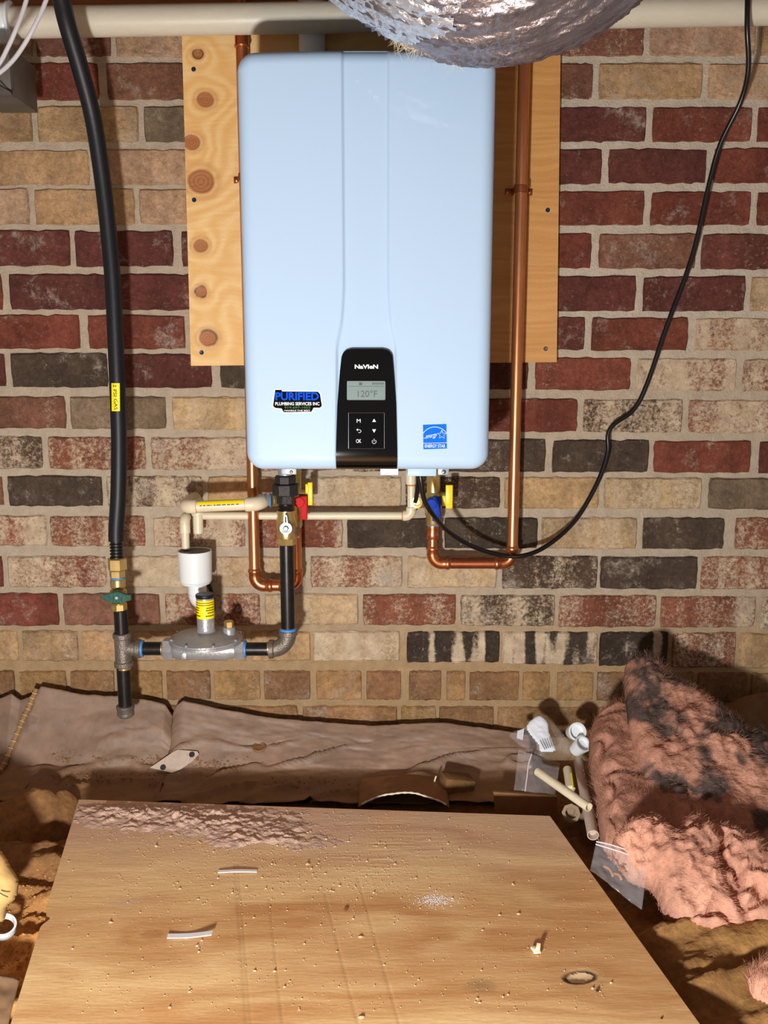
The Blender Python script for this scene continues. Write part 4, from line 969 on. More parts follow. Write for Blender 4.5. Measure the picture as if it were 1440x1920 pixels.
MB().prism([lc + Vector(q) for q in ((-.0011, -.004, .012), (.0011, -.004, .012), (.0008, -.004, .023), (-.0008, -.004, .023))], (0, -.0004, 0)).build('lever_slot', 'print_black', bv)
MB().lathe(lc, FW, [(0, .0055), (.004, .0055), (.006, .004)], 6).build('lever_nut', 'silver', bv)
MB().rod(lc, lc + BK * .016, .006, 12).build('stem', 'brass', bv)
# union
un_ = thing('pipe_union', 'black iron hex union joining the riser to the heater', 'pipe fitting', (xr_, YG, zb2))
zu = [P(537, y, YG).z for y in (958, 944, 928, 907, 892, 874)]
mb = MB(); prof = []
MB().lathe((xr_, YG, zu[0]), UP, [(0, .0150), (.003, .0155), (.005, .0140), (.008, .0158), (.011, .014), (zu[1] - zu[0], .0145)], 24).build('thread', 'iron', un_)
for a, b, r, nm in ((1, 2, .0175, 'lower_hex'), (2, 3, .0262, 'union_nut'), (3, 4, .0208, 'upper_hex')):
    MB().lathe((xr_, YG, zu[a]), UP, [(0, r * .94), (.0015, r), (zu[b] - zu[a] - .0015, r), (zu[b] - zu[a], r * .94)], 8 if r > .02 else 6, phase=math.pi / 8 if r > .02 else .26).build(nm, 'iron_union', un_, smooth=False)
MB().rod((xr_, YG, zu[4]), (xr_, YG, hzb + .002), .0135, 20).build('nipple', 'silver', un_)

# ---- copper
def collar(mb, p, d, r):
    mb.lathe(Vector(p), Vector(d), [(-.002, r * 1.0), (0, r * 1.16), (.004, r * 1.22), (.007, r * 1.16), (.0085, r * 1.08), (.016, r * 1.08)], 24); return mb
RCu = .0111
def cu_elbow(c, a, b, parent, R=.020, r=RCu):
    mb = MB().elbow(c, a, b, R, r * 1.12, 24)
    for d in (a, b): collar(mb, Vector(c) + Vector(d) * (R + .014), -Vector(d), r)
    mb.build('elbow', 'copper_fit', parent)
YCU = -.052
cr = thing('cold_water_pipe', 'copper pipe running down the right side of the heater', 'copper pipe', P(960, 1060, YCU))
xv = P(972, 560, YCU).x; zc_ = P(900, 1056, YCU).z; xl_ = P(811, 1053, YCU).x
MB().rod((xv, YCU, zc_ + .02), (xv, YCU, zs + .26), RCu, 28).build('pipe', 'copper', cr)
MB().rod((xl_ + .02, YCU, zc_), (xv - .02, YCU, zc_), RCu, 28).build('pipe', 'copper_dark', cr)
cu_elbow((xv, YCU, zc_), UP, LT, cr); cu_elbow((xl_, YCU, zc_), RT, UP, cr)
MB().rod((xl_, YCU, zc_ + .02), (xl_, YCU, P(808, 978, YCU).z), RCu, 24).build('pipe', 'copper_fit', cr)
zb3 = P(808, 1010, YCU).z; MB().lathe((xl_, YCU, zb3), UP, [(0, RCu * 1.1), (.004, RCu * 1.25), (.010, RCu * 1.3), (.016, RCu * 1.15), (.022, RCu * 1.3), (.028, RCu * 1.25)], 24).build('adaptor', 'copper_fit', cr)
def clamp(px, py, tabs, parent, xc):
    z = P(px, py, YCU).z; mb = MB().lathe((xc, YCU, z - .007), UP, [(0, RCu * 1.06), (.001, RCu * 1.14), (.013, RCu * 1.14), (.014, RCu * 1.06)], 24)
    for sg in tabs:
        mb.box((xc + sg * .0175, YP - .0022, z), (.017, .003, .012), .0008); mb.box((xc + sg * (RCu + .0007), (YCU + YP) / 2, z), (.0016, abs(YCU - YP), .012), .0004)
    mb.build('clamp', 'copper_dark', parent)
    for sg in tabs: MB().lathe((xc + sg * .021, YP - .0037, z), FW, [(0, .0032), (.0014, .0028), (.002, .0012)], 10).build('clamp_screw', 'copper_fit', parent)
clamp(972, 355, (-1, 1), cr, xv)
cl = thing('hot_water_pipe', 'copper pipe looping under the left side of the heater', 'copper pipe', P(500, 1105, YCU))
xh = P(465, 560, YCU).x; zh = P(510, 1098, YCU).z; xh2 = P(556, 1060, YCU).x
MB().rod((xh, YCU, zh + .02), (xh, YCU, zs + .26), RCu, 28).build('pipe', 'copper', cl)
MB().rod((xh + .02, YCU, zh), (xh2 - .02, YCU, zh), RCu, 24).build('pipe', 'copper_fit', cl)
cu_elbow((xh, YCU, zh), UP, RT, cl); cu_elbow((xh2, YCU, zh), LT, UP, cl)
MB().rod((xh2, YCU, zh + .02), (xh2, YCU, P(556, 985, YCU).z), RCu, 24).build('pipe', 'copper', cl)
zt_ = P(455, 84, YCU).z; MB().lathe((xh, YCU, zt_ - .006), UP, [(0, RCu * 1.02), (.001, RCu * 1.16), (.004, RCu * 1.24), (.007, RCu * 1.14), (.03, RCu * 1.12), (.034, RCu * 1.22), (.037, RCu * 1.1)], 24).build('coupling', 'copper_fit', cl)
clamp(455, 332, (-1,), cl, xh)

# ---- service valves
def service(name, label, x, zlo, Y, hm, hpx, ypx, parent_y, blk):
    sv = thing(name, label, 'valve', (x, Y, zlo))
    L = hzb - zlo
    MB().lathe((x, Y, zlo), UP, [(0, .0125), (.004, .0145), (.018, .0145), (.022, .0165), (.045, .0175), (.062, .0165), (.066, .0135), (L + .002, .0135)], 24).build('body', 'brass', sv)
    MB().lathe((x, Y, zlo - .001), UP, [(0, .0128), (.0045, .0128)], 24).build('thread_sealant', 'tape_blue', sv)
    MB().lathe((x, Y, hzb - .022), UP, [(0, .0165), (.001, .0185), (.019, .0185), (.021, .016)], 6).build('top_nut', 'black_plastic' if blk else 'brass', sv)
    x0, x1, y0, y1 = hpx; Yh = Y - .026; a, b = P(x0, y0, Yh), P(x1, y1, Yh); w = b.x - a.x; h = a.z - b.z; kx_ = a.x + w * .34; kz = a.z - min(w * .5, h * .28)
    mb = MB().lathe((kx_, Yh + .006, kz), FW, [(0, .0095), (.001, .0105), (.012, .0105), (.014, .009)], 24)
    mb.box((a.x + w * .70, Yh, (a.z + b.z) / 2), (w * .56, .011, h), .002); mb.build('handle', hm, sv)
    MB().rod((kx_, Yh + .008, kz), (kx_, Y + .004, kz), .005, 12).build('stem', 'brass', sv)
    x0, x1, y0, y1 = ypx; Yh = Y - .014; a, b = P(x0, y0, Yh), P(x1, y1, Yh); w = b.x - a.x; h = a.z - b.z
    mb = MB().box((a.x + w * .66, Yh, (a.z + b.z) / 2), (w * .62, .010, h), .0015)
    mb.box((a.x + w * .32, Yh + .002, a.z - h * (.30 if not blk else .68)), (w * .6, .010, h * .46), .002); mb.build('drain_handle', 'yellow_plastic', sv)
    mb = MB().rod((x + .006, Y, a.z - h * .5), (a.x + w * .5, Yh + .004, a.z - h * .5), .0085, 14); mb.build('drain_branch', 'brass', sv)
    return sv
sv1 = service('service_valve', 'brass service valve with red handle beside the black gas riser', xh2, P(556, 986, YCU).z, YCU - .012, 'red_plastic', (554, 577, 930, 974), (572, 587, 904, 947), 0, False)
sv2 = service('service_valve', 'brass service valve with blue handle under the right of the heater', xl_, P(808, 982, YCU).z, YCU - .012, 'blue_plastic', (800, 826, 931, 977), (828, 849, 909, 953), 0, True)
for o in (sv1, sv2): o['group'] = 'service valves under the heater'
# drain port with ring cap
pr = P(781, 942, YCU - .045)
MB().lathe(pr, FW, [(-.012, .009), (-.002, .0095), (0, .0112), (.003, .0112), (.0035, .0065), (-.001, .006), (-.001, .001)], 24).build('hose_port', 'brass', sv2)
MB().rod(pr + BK * .008, (xl_, YCU - .012, pr.z - .012), .0065, 12).build('port_arm', 'brass', sv2)
# plated lever hanging behind the red handle
MB().tube([P(556, 945, -.075), P(555, 975, -.075), P(554, 998, -.075), P(560, 1008, -.075)], .0016, 8, smooth=False).build('lever', 'silver', sv1)

# ---- relief line: cream pipe with yellow print
YR = -.125
rl = thing('relief_pipe', 'cream plastic relief pipe with yellow printed stripe left of the gas riser', 'pipe', P(420, 965, YR))
q0, q1 = P(368, 950, YR), P(461, 946, YR); rr = pxm(420, 947, YR, 10.6)
MB().rod(q0, q1, rr, 28).build('pipe', 'cpvc', rl)
st = MB(); ax = (q1 - q0).normalized(); e0, e1_ = q0 + ax * .005, q1 - ax * .003
for k in range(5):
    a0, a1 = math.radians(22 + 9 * k), math.radians(31 + 9 * k); f = lambda p, a: p + Vector((0, -math.cos(a), math.sin(a))) * (rr + .0003)
    st.add([f(e0, a0), f(e1_, a0), f(e1_, a1), f(e0, a1)], [(0, 1, 2, 3)])
st.build('printed_stripe', 'yellow', rl)
rs2 = random.Random(3); pm = MB(); L = (e1_ - e0).length; x = .004
while x < L - .008:
    w = rs2.uniform(.002, .008); a0, a1 = math.radians(11), math.radians(20); f = lambda u, a: e0 + ax * u + Vector((0, -math.cos(a), math.sin(a))) * (rr + .0004)
    pm.add([f(x, a0), f(x + w, a0), f(x + w, a1), f(x, a1)], [(0, 1, 2, 3)]); x += w + rs2.uniform(.0012, .004)
pm.build('print_marks', 'lcd_ink', rl, smooth=False)
for p in (q0, q1): MB().lathe(p - ax * .0015, ax, [(0, rr * 1.03), (.001, rr * 1.1), (.003, rr * 1.03)], 24).build('cement_ring', 'orange', rl)
ra = rr * 1.26
lc_ = Vector(q0) + LT * .022
mb = MB().elbow(lc_ + Vector((0, 0, 0)), RT, BK, .020, ra, 24); mb.rod(lc_ + RT * .018, q0 + ax * .001, ra, 24); mb.build('elbow', 'cpvc', rl)
bp_ = lc_ + BK * .019; MB().rod(bp_, (bp_.x, -.03, bp_.z), ra, 24).build('elbow_socket', 'cpvc', rl)
e_ = [q1, P(472, 945.5, YR), P(482, 944, YR + .004), P(489, 941.5, YR + .012), P(493, 939.5, YR + .020)]
mb = MB().tube(e_, ra, 24); mb.build('elbow', 'cpvc', rl)
sb = e_[-1] - Vector((.004, .006, 0)); MB().lathe(sb, Vector((.75, .62, .14)), [(-.003, ra * .98), (0, ra * 1.07), (.006, ra * 1.07), (.0065, ra * .9), (.016, ra * .88)], 28).build('adaptor', 'zinc', rl)
bl0 = P(505, 938, -.098); MB().rod(bl0, bl0 + RT * .0045, .0135, 20).build('blue_ring', 'tape_blue', rl)
MB().rod(bl0 + RT * .004, (xh2, YCU - .022, bl0.z), .0122, 20).build('relief_body', 'brass', rl)

# ---- condensate line: thin cream pipe along the wall into a white cup
YS = -.045
cn = thing('condensate_pipe', 'thin cream plastic pipe running along the bricks under the heater', 'pipe', P(560, 970, YS))
zc2 = P(600, 967, YS).z; rs_ = pxm(600, 967, YS, 7.4); ra2 = rs_ * 1.3
xa_, xb_ = P(371, 967, YS).x, P(771, 965, YS).x
MB().rod((xa_ + .01, YS, zc2), (xb_ - .012, YS, zc2), rs_, 24).build('pipe', 'cpvc', cn)
MB().rod((xb_ - .019, YS, zc2), (xb_ - .016, YS, zc2), rs_ * 1.1, 20).build('cement_ring', 'orange', cn)
mb = MB().elbow((xb_, YS, zc2), LT, UP, .012, ra2, 24); mb.rod((xb_ - .010, YS, zc2), (xb_ - .017, YS, zc2), ra2, 24); mb.rod((xb_, YS, zc2 + .011), (xb_, YS, zc2 + .018), ra2, 24); mb.build('elbow', 'cpvc', cn)
zel = P(772, 910, YS).z; MB().rod((xb_, YS, zc2 + .015), (xb_, YS, zel), rs_, 24).build('pipe', 'cpvc', cn)
MB().rod((xb_, YS, zel - .001), (xb_, YS, zel + .002), rs_ * 1.12, 20).build('cement_ring', 'orange', cn)
MB().rod((xb_ - .001, YS, zel + .002), (xb_ - .001, YS, hzb + .001), ra2, 24).build('socket', 'cpvc', cn)
mb = MB().rod((xa_, YS, P(371, 959, YS).z), (xa_, YS, P(371, 967, YS).z), ra2 * 1.22, 24); mb.rod((xa_, YS, P(371, 966, YS).z), (xa_, YS, P(370, 1000, YS).z), ra2, 24); mb.build('tee', 'cpvc', cn)
xc2 = P(347, 990, YS - .02).x; zc3 = P(347, 972, YS - .02).z; Yc = YS - .02
mb = MB().elbow((xc2, Yc, zc3), BK, DN, .010, ra2, 24); mb.rod((xc2, Yc, zc3 - .009), (xc2, Yc, P(347, 1000, Yc).z), ra2, 24); mb.build('elbow', 'cpvc', cn)
MB().rod((xc2, Yc, P(347, 999, Yc).z), (xc2, Yc, P(348, 1030, Yc).z), rs_, 20).build('pipe', 'cpvc', cn)
cup = thing('drain_cup', 'white plastic condensate cup hanging on the wall above the regulator', 'drain cup', P(368, 1130, -.075))
xq = P(366, 1060, -.075).x; zq0, zq1 = P(366, 1090, -.075).z, P(366, 1032, -.075).z; rq = pxm(366, 1060, -.075, 31.5)
MB().lathe((xq, -.075, zq0 - .004), UP, [(0, rq * .84), (.003, rq * .9), (.004, rq * .9), (.006, rq * .95), (zq1 - zq0 + .002, rq), (zq1 - zq0 + .004, rq), (zq1 - zq0 + .004, rq * .93), (zq1 - zq0 - .004, rq * .92)], 40).build('body', 'pvc_white', cup)
MB().lathe((xq, -.075, zq1 - .003), UP, [(0, rq * .93), (.001, rq * .93)], 40).build('lid', 'galv', cup)
zn0 = P(370, 1122, -.075).z; xn = P(370, 1110, -.075).x; rn = pxm(370, 1110, -.075, 17)
mb = MB().rod((xn, -.075, zq0), (xn, -.075, zn0 + .008), rn, 28); mb.elbow((xn, -.075, zn0 - .008), UP, Vector((.55, .83, 0)), .018, rn * .98, 24); mb.build('neck', 'pvc_white', cup)
MB().tube([P(386, 1092, -.05), P(393, 1100, -.045), P(397, 1115, -.04), P(400, 1145, -.03)], .0045, 10).build('drain_tube', 'rubber', cup)

# ---- power cord
cord = MB().tube([P(x, y, Y) for x, y, Y in ((787, 884, -.20), (790, 905, -.20), (796, 938, -.19), (812, 965, -.175), (840, 996, -.12), (885, 1024, -.09), (940, 1041, -.074), (985, 1041, -.072), (1030, 1020, -.055), (1080, 974, -.035), (1120, 905, -.024), (1139, 850, -.018), (1140, 815, -.016), (1152, 795, -.016), (1188, 768, -.016), (1213, 720, -.018), (1250, 612, -.02), (1298, 480, -.025), (1328, 352, -.035), (1350, 272, -.05), (1388, 192, -.08), (1403, 130, -.11), (1401, 50, -.136), (1402, -30, -.138), (1402, -110, -.12))], .0046, 12, 8)
tag(cord.build('power_cord', 'cord'), 'black power cord looping from the heater up the right side of the wall', 'cord')
cs = MB().tube([P(785, 896, -.12), P(783, 915, -.11), P(780, 935, -.102), P(778, 942, -.10)], .0042, 10)
tag(cs.build('drain_tether', 'cord'), 'short black rubber tether hanging into the brass port', 'tether')

# ================================================================== DUCT, INSULATION, DEBRIS
# ---- foil-jacketed flexible duct hanging from above
duct = thing('flexible_duct', 'silver foil-jacketed flexible duct hanging in front of the heater top', 'duct', P(920, 110, -.47))
pth = [Vector(p) for p in ((-.44, -.38, 1.90), (-.13, -.44, 1.61), (.05, -.465, 1.465), (.15, -.475, 1.427), (.25, -.50, 1.465), (.36, -.54, 1.61), (.44, -.60, 1.86))]
def catmull(pts, res):
    q = []; n = len(pts)
    for i in range(n - 1):
        p0, p1, p2, p3 = pts[max(i - 1, 0)], pts[i], pts[i + 1], pts[min(i + 2, n - 1)]
        for k in range(res):
            t = k / res; q.append(.5 * (2 * p1 + (p2 - p0) * t + (2 * p0 - 5 * p1 + 4 * p2 - p3) * t * t + (3 * p1 - p0 - 3 * p2 + p3) * t ** 3))
    return q + [pts[-1]]
cpt = catmull(pth, 44); n = len(cpt); sg = 260
tg_ = [(cpt[min(i + 1, n - 1)] - cpt[max(i - 1, 0)]).normalized() for i in range(n)]
u = tg_[0].cross(Vector((0, 1, 0))).normalized(); PT = np.zeros((n, sg + 1, 3))
ssum = 0
for i in range(n):
    u = (u - tg_[i] * u.dot(tg_[i])).normalized(); w = tg_[i].cross(u); ssum += (cpt[i] - cpt[i - 1]).length if i else 0
    a = np.linspace(0, 2 * math.pi, sg + 1); ca_, sa_ = np.cos(a), np.sin(a)
    sx = np.full(sg + 1, ssum)
    a2 = a + sx * 2.2; nz = np.abs(fbm(np.cos(a2) * 9 + 20, np.sin(a2) * 9 + 20, sx * 7, o=3, seed=90) - .5); nz2 = fbm(ca_ * 16, sa_ * 16, sx * 22, o=3, seed=95)
    dent = -.006 * np.exp(-(nz / .035) ** 2) + .006 * (nz2 - .5)
    R = .164 - dent
    PT[i] = np.array(cpt[i]) + np.outer(ca_ * R, np.array(u)) + np.outer(sa_ * R, np.array(w))
gridmesh('jacket', PT, 'foil', duct)
# crumpled tape collar round the left leg, torn at its lower edge
i0, i1 = int(n * .02), int(n * .56)
q = PT[i0:i1].copy(); cen = np.array([list(c) for c in cpt[i0:i1]])[:, None, :]
dv = q - cen; ln = np.linalg.norm(dv, axis=2, keepdims=True); si = np.arange(i1 - i0)[:, None] / 30.
aa = np.linspace(0, 2 * math.pi, sg + 1)[None, :]
bumpy = .166 + .012 * (fbm(np.cos(aa) * 26 + 0 * si, np.sin(aa) * 26 + 0 * si, si * 16 + 0 * aa, o=4, seed=99) - .35)
fd = (dv / ln) @ np.array(Vector((-.72, -.42, -.55)).normalized()); fd = fd + .12 * (fbm(np.cos(aa) * 6 + 0 * si, np.sin(aa) * 6 + 0 * si, si * 3 + 0 * aa, o=3, seed=3) - .5)
gridmesh('foil_tape', cen + dv / ln * bumpy[..., None], 'foil_bright', duct, mask=fd > .80)
# fibre fringe at the tear
rs = np.random.RandomState(8); pts = []
for _ in range(260):
    t = rs.rand(); x = 738 + 125 * t; y = 74 + 30 * t + rs.normal(0, 4); pts.append(list(P(x, y, -.45 + rs.normal(0, .006))))
pts = np.array(pts); fibres('torn_fibre', pts, np.tile(np.array(lin((222, 208, 178))), (260, 1)), np.array((0, -1., 0)), duct, 700, .014, .0004, 3, 1.2, .6)

# ---- pink insulation
PK, PD, PB = np.array(lin((214, 162, 138))), np.array(lin((166, 116, 96))), np.array(lin((62, 56, 54)))
def pinkcol(black, seed, dirt=1.0):  # dirt is just an even factor on the whole batt's colour
    def f(a, b, V):
        n1 = fbm(a * 14, b * 14, o=4, seed=seed)[:, None]; c = PK * n1 * 1.15 + PD * (1 - n1)
        st = fbm(a * 120, b * 20, o=2, seed=seed + 1)[:, None]; c = c * (.86 + .3 * st)
        if black:
            n2 = fbm(a * 17 + 5, b * 17, o=4, seed=seed + 13); n3 = fbm(a * 90, b * 90, o=3, seed=seed + 6); k = (sstep(.44, .62, n2 + .22 * (n3 - .5)) * black)[:, None]; c = c * (1 - k) + PB * (.6 + 1.6 * st) * k
        return c * dirt
    return f
def tilt(pt, pb):
    v = (pt - pb).normalized(); return Vector((1, 0, 0)).cross(v).normalized() * 1.0
def batt(label, poly, pt, pb, T, Tb, D, black, seed, namp, nfib, ridge=.0, fine=.5, nscale=18., dirt=1.0, fl=.015):
    n_ = tilt(pt, pb)
    if n_.dot(CAM - pt) < 0: n_ = -n_
    r = thing('insulation_batt', label, 'insulation', pb, 'pink insulation at the right')
    o, V, c, nn = inflate('wool', poly, pt, n_, T, Tb, D, 'pink', r, .0036, namp, nscale, seed, pinkcol(black, seed, dirt), fine * 1.9, ridge + .006)
    fibres('loose_fibres', V, c, nn, r, int(nfib * 1.5), fl, .0002, seed, .35, .92, 1.05, comb=1.0); return r
batt('mottled pink and black insulation leaning against the wall', [(1172, 1250), (1192, 1232), (1225, 1236), (1258, 1272), (1298, 1292), (1335, 1322), (1385, 1352), (1402, 1376), (1420, 1364), (1442, 1385), (1510, 1420), (1530, 1560), (1450, 1620), (1340, 1610), (1260, 1570), (1215, 1480), (1186, 1400), (1172, 1300)],
     P(1200, 1240, -.14), G(1250, 1610, .05), .035, .05, .05, .95, 31, .016, 22000, dirt=.86, fl=.011)
batt('smooth-combed pink insulation block right of the plastic pipe offcuts', [(1108, 1368), (1138, 1338), (1188, 1344), (1240, 1395), (1310, 1400), (1345, 1470), (1345, 1560), (1260, 1600), (1180, 1600), (1132, 1578), (1118, 1490), (1106, 1420)],
     P(1150, 1345, -.17), G(1150, 1600, .055), .045, .06, .035, 0, 32, .016, 16000, .012, .5, 12., dirt=.72)
batt('crumpled bright pink insulation lying on the ground at the lower right', [(1146, 1585), (1180, 1548), (1215, 1540), (1258, 1566), (1290, 1538), (1340, 1556), (1400, 1580), (1500, 1640), (1520, 1745), (1440, 1762), (1400, 1742), (1372, 1762), (1300, 1745), (1252, 1712), (1222, 1660), (1180, 1640)],
     G(1250, 1545, .125), G(1250, 1765, .035), .05, .05, .04, .12, 33, .026, 12000, .03, 1.2, 13., fl=.008)
batt('small pink insulation tuft at the bottom right corner', [(1398, 1838), (1424, 1806), (1500, 1790), (1530, 1880), (1500, 1925), (1440, 1900), (1408, 1872)],
     G(1440, 1800, .06), G(1440, 1900, .03), .03, .03, .03, 0, 34, .014, 5000, .008, .8)
batt('flat pink scrap under the lower right insulation', [(1270, 1822), (1310, 1805), (1350, 1822), (1355, 1838), (1315, 1842), (1285, 1838)],
     G(1310, 1805, .03), G(1310, 1840, .02), .010, .01, .02, .2, 35, .006, 1200, .004)

# ---- pipe offcuts
def offcut(label, a, b, r, m, hollow=True, group='plastic pipe offcuts', nm='pipe_offcut'):
    a, b = Vector(a), Vector(b); L = (b - a).length; mb = MB()
    mb.lathe(a, b - a, [(.012, r * .8), (0, r * .84), (0, r), (L, r), (L, r * .84), (L - .012, r * .8)], 28)
    return tag(mb.build(nm, m), label, 'pipe', group)
offcut('cream pipe offcut with its open end facing the camera', G(1008, 1447, .10), G(1104, 1514, .095), .0078, 'cpvc')
offcut('grey-white pipe offcut with red print beside the insulation', G(1085, 1428, .075), G(1112, 1566, .055), .0098, 'tag_paper')
o = offcut('stubby pipe offcut with a yellow stripe under the crossed pipes', G(1064, 1443, .055), G(1070, 1480, .045), .0088, 'cpvc')
y_ = MB().rod(G(1071, 1450, .062), G(1075, 1478, .052), .0016, 8).build('printed_stripe', 'yellow', o)
# red print marks
pa_, pb_ = G(1089, 1445, .088), G(1108, 1520, .07); mk = MB(); dd = (pb_ - pa_); 
for k in range(9): mk.box(pa_ + dd * (k / 9) + Vector((.004, -.004, .0028)), (.0014, .0010, .003), .0002)
mk.build('print_marks', 'red_print', [ob for ob in C.objects if ob.get('label', '').startswith('grey-white pipe')][0])
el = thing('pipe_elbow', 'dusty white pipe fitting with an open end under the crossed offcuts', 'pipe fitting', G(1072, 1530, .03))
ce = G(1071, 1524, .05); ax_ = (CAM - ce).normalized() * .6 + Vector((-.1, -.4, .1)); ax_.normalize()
MB().lathe(ce - ax_ * .02, ax_, [(0, .0145), (.018, .0150), (.020, .0165), (.028, .0165), (.028, .0105), (.012, .010), (.012, .001)], 8).build('socket', 'dusty_shaded_fit', el)
MB().rod(ce - ax_ * .012, ce - ax_ * .012 + Vector((.03, .012, -.012)), .0135, 20).build('socket', 'dusty_shaded_fit', el)
ce2 = thing('pipe_coupling', 'white pipe bend half hidden by the pink insulation', 'pipe fitting', G(1085, 1400, .05))
MB().lathe(P(1083, 1372, -.16), Vector((.1, -.75, .35)), [(-.035, .013), (-.012, .0175), (0, .0178), (0, .0145), (-.01, .014), (-.01, .001)], 28).build('body', 'pvc_white', ce2)
MB().lathe(P(1094, 1394, -.18), Vector((.3, -.5, .6)), [(-.03, .013), (-.004, .0165), (0, .0168), (0, .014), (-.01, .0135), (-.01, .001)], 28).build('body', 'pvc_white', ce2)
# ---- bags
def crumple(name, px, Y0, tilt_z, m, parent, amp=.006, seed=0, res=.003, depth=.12):
    pt = P(*px[0], Y0); n_ = Vector((0, -1, tilt_z)).normalized()
    return inflate(name, px, pt, n_, .010, .004, .02, m, parent, res, amp, 34., seed, None, .1, .004)[0]
bg = thing('literature_bag', 'clear plastic bag holding a folded white printed leaflet', 'plastic bag', P(1010, 1420, -.15))
crumple('film', [(952, 1378), (985, 1362), (1000, 1345), (1020, 1340), (1050, 1368), (1072, 1400), (1070, 1425), (1045, 1428), (1005, 1418), (975, 1400)], -.125, 1.1, 'bag', bg, .007, 3)
lf = inflate('leaflet', [(986, 1366), (1000, 1346), (1015, 1342), (1028, 1356), (1030, 1372), (1042, 1402), (1038, 1410), (1014, 1411), (1008, 1396)], P(1000, 1346, -.131), Vector((0, -1, 1.1)), .004, .002, .01, 'paper', bg, .0022, .003, 30, 6)[0]
n_ = Vector((0, -1, 1.1)).normalized(); pp0 = P(1000, 1346, -.131) + n_ * .0075
for k in range(6):
    a, b = onplane(1012 + k * 4.4, 1388 - k * 1.2, pp0, n_), onplane(1022 + k * 3.3, 1406 - k * 1.5, pp0, n_)
    MB().rod(a, b, .0004, 6).build('print_line', 'lcd_ink', bg)
lf2 = MB().prism([onplane(x, y, P(972, 1366, -.12), n_) for x, y in ((970, 1371), (983, 1366), (980, 1388), (969, 1384))], n_ * .0006).build('leaflet', 'paper', bg)
sh = thing('zip_bag', 'empty clear zip bag standing on the dark ground left of the pipe offcuts', 'plastic bag', G(1000, 1490, .03))
pl0 = G(1000, 1492, .035); nb = Vector((.1, -1, .75)).normalized()
def sheet_on(name, px, p0, nn, m, parent, amp, seed):
    W = [onplane(x, y, p0, nn) for x, y in px]; nu, nv = 26, 20; s, t = np.meshgrid(np.linspace(0, 1, nu), np.linspace(0, 1, nv), indexing='ij')
    a, b, c, d = (np.array(w) for w in W); g = ((1 - s) * (1 - t))[..., None] * a + (s * (1 - t))[..., None] * b + (s * t)[..., None] * c + ((1 - s) * t)[..., None] * d
    g = g + ((fbm(s * 5, t * 5, o=3, seed=seed) - .5) * amp + amp * .6 * np.sin(s * 5 + seed) * t)[..., None] * np.array(nn)
    o = gridmesh(name, g, m, parent); o.modifiers.new('thickness', 'SOLIDIFY').thickness = .0004; return g
gq = sheet_on('film', [(972, 1405), (1050, 1432), (1040, 1492), (964, 1482)], pl0, nb, 'bag', sh, .012, 4)
MB().tube([Vector(gq[int(25 * f), int(19 * e)]) + nb * .001 for f, e in ((.34, 0), (.30, .3), (.28, .6), (.30, 1))], .0012, 6).build('zip_strip', 'bag_edge', sh)
z2 = thing('zip_bag', 'clear zip bag with brown scraps against the insulation and the plywood sheet', 'plastic bag', G(1160, 1690, .05))
pl1 = G(1165, 1640, .095); nb2 = Vector((-.15, -.75, 1)).normalized()
gq = sheet_on('film', [(1118, 1578), (1216, 1604), (1204, 1704), (1106, 1634)], pl1, nb2, 'bag', z2, .010, 7)
for e in (.02, .13): MB().tube([Vector(gq[int(25 * f), int(19 * e)]) + nb2 * .001 for f in (0, .25, .5, .75, 1)], .0011, 6).build('zip_strip', 'bag_edge', z2)
for x, y, dx, dy in ((1132, 1622, 18, 20), (1150, 1636, 16, 12), (1140, 1606, 6, 5), (1160, 1630, 10, -4)):
    a, b = onplane(x, y, pl1, nb2) - nb2 * .004, onplane(x + dx, y + dy, pl1, nb2) - nb2 * .004
    MB().tube([a, (a + b) / 2 + Vector((.002, 0, .003)), b], .002, 6).build('brown_scrap', 'leaf', z2)
# ---- tan cloth pouch and white ring at the left edge
pc = thing('cloth_pouch', 'tan canvas pouch with small dark print at the left edge', 'pouch', G(5, 1725, .02))
inflate('cloth', [(-75, 1570), (-10, 1588), (8, 1602), (22, 1628), (35, 1650), (30, 1682), (14, 1702), (8, 1724), (-4, 1730), (-75, 1722)], G(0, 1725, .03), Vector((.15, -1, .75)), .035, .02, .03, 'canvas', pc, .002, .006, 22, 13)
for x, y, w in ((0, 1674, 6), (6, 1678, 9)): MB().rod(onplane(x, y, G(0, 1725, .03) + Vector((0, -.032, .024)), Vector((.15, -1, .75)).normalized()), onplane(x + w, y + 4, G(0, 1725, .03) + Vector((0, -.032, .024)), Vector((.15, -1, .75)).normalized()), .0008, 6).build('print_mark', 'lcd_ink', pc)
rg = MB().lathe(G(6, 1738, .018), Vector((.25, -.35, .9)), [(-.006, .017), (-.006, .0185), (.006, .0185), (.006, .0155), (-.004, .0155), (-.006, .017)], 32, cap=False)
tag(rg.build('plastic_ring', 'pvc_white'), 'white plastic ring on the orange soil under the tan pouch', 'ring')

gs = thing('sheet_scrap', 'greyish brown plastic sheet scrap at the bottom left corner', 'plastic sheet', G(0, 1880, .03))
sheet_on('film', [(-70, 1812), (37, 1836), (14, 1935), (-90, 1935)], G(0, 1860, .034), Vector((.05, -.1, 1)).normalized(), 'tag_dull', gs, .006, 9)
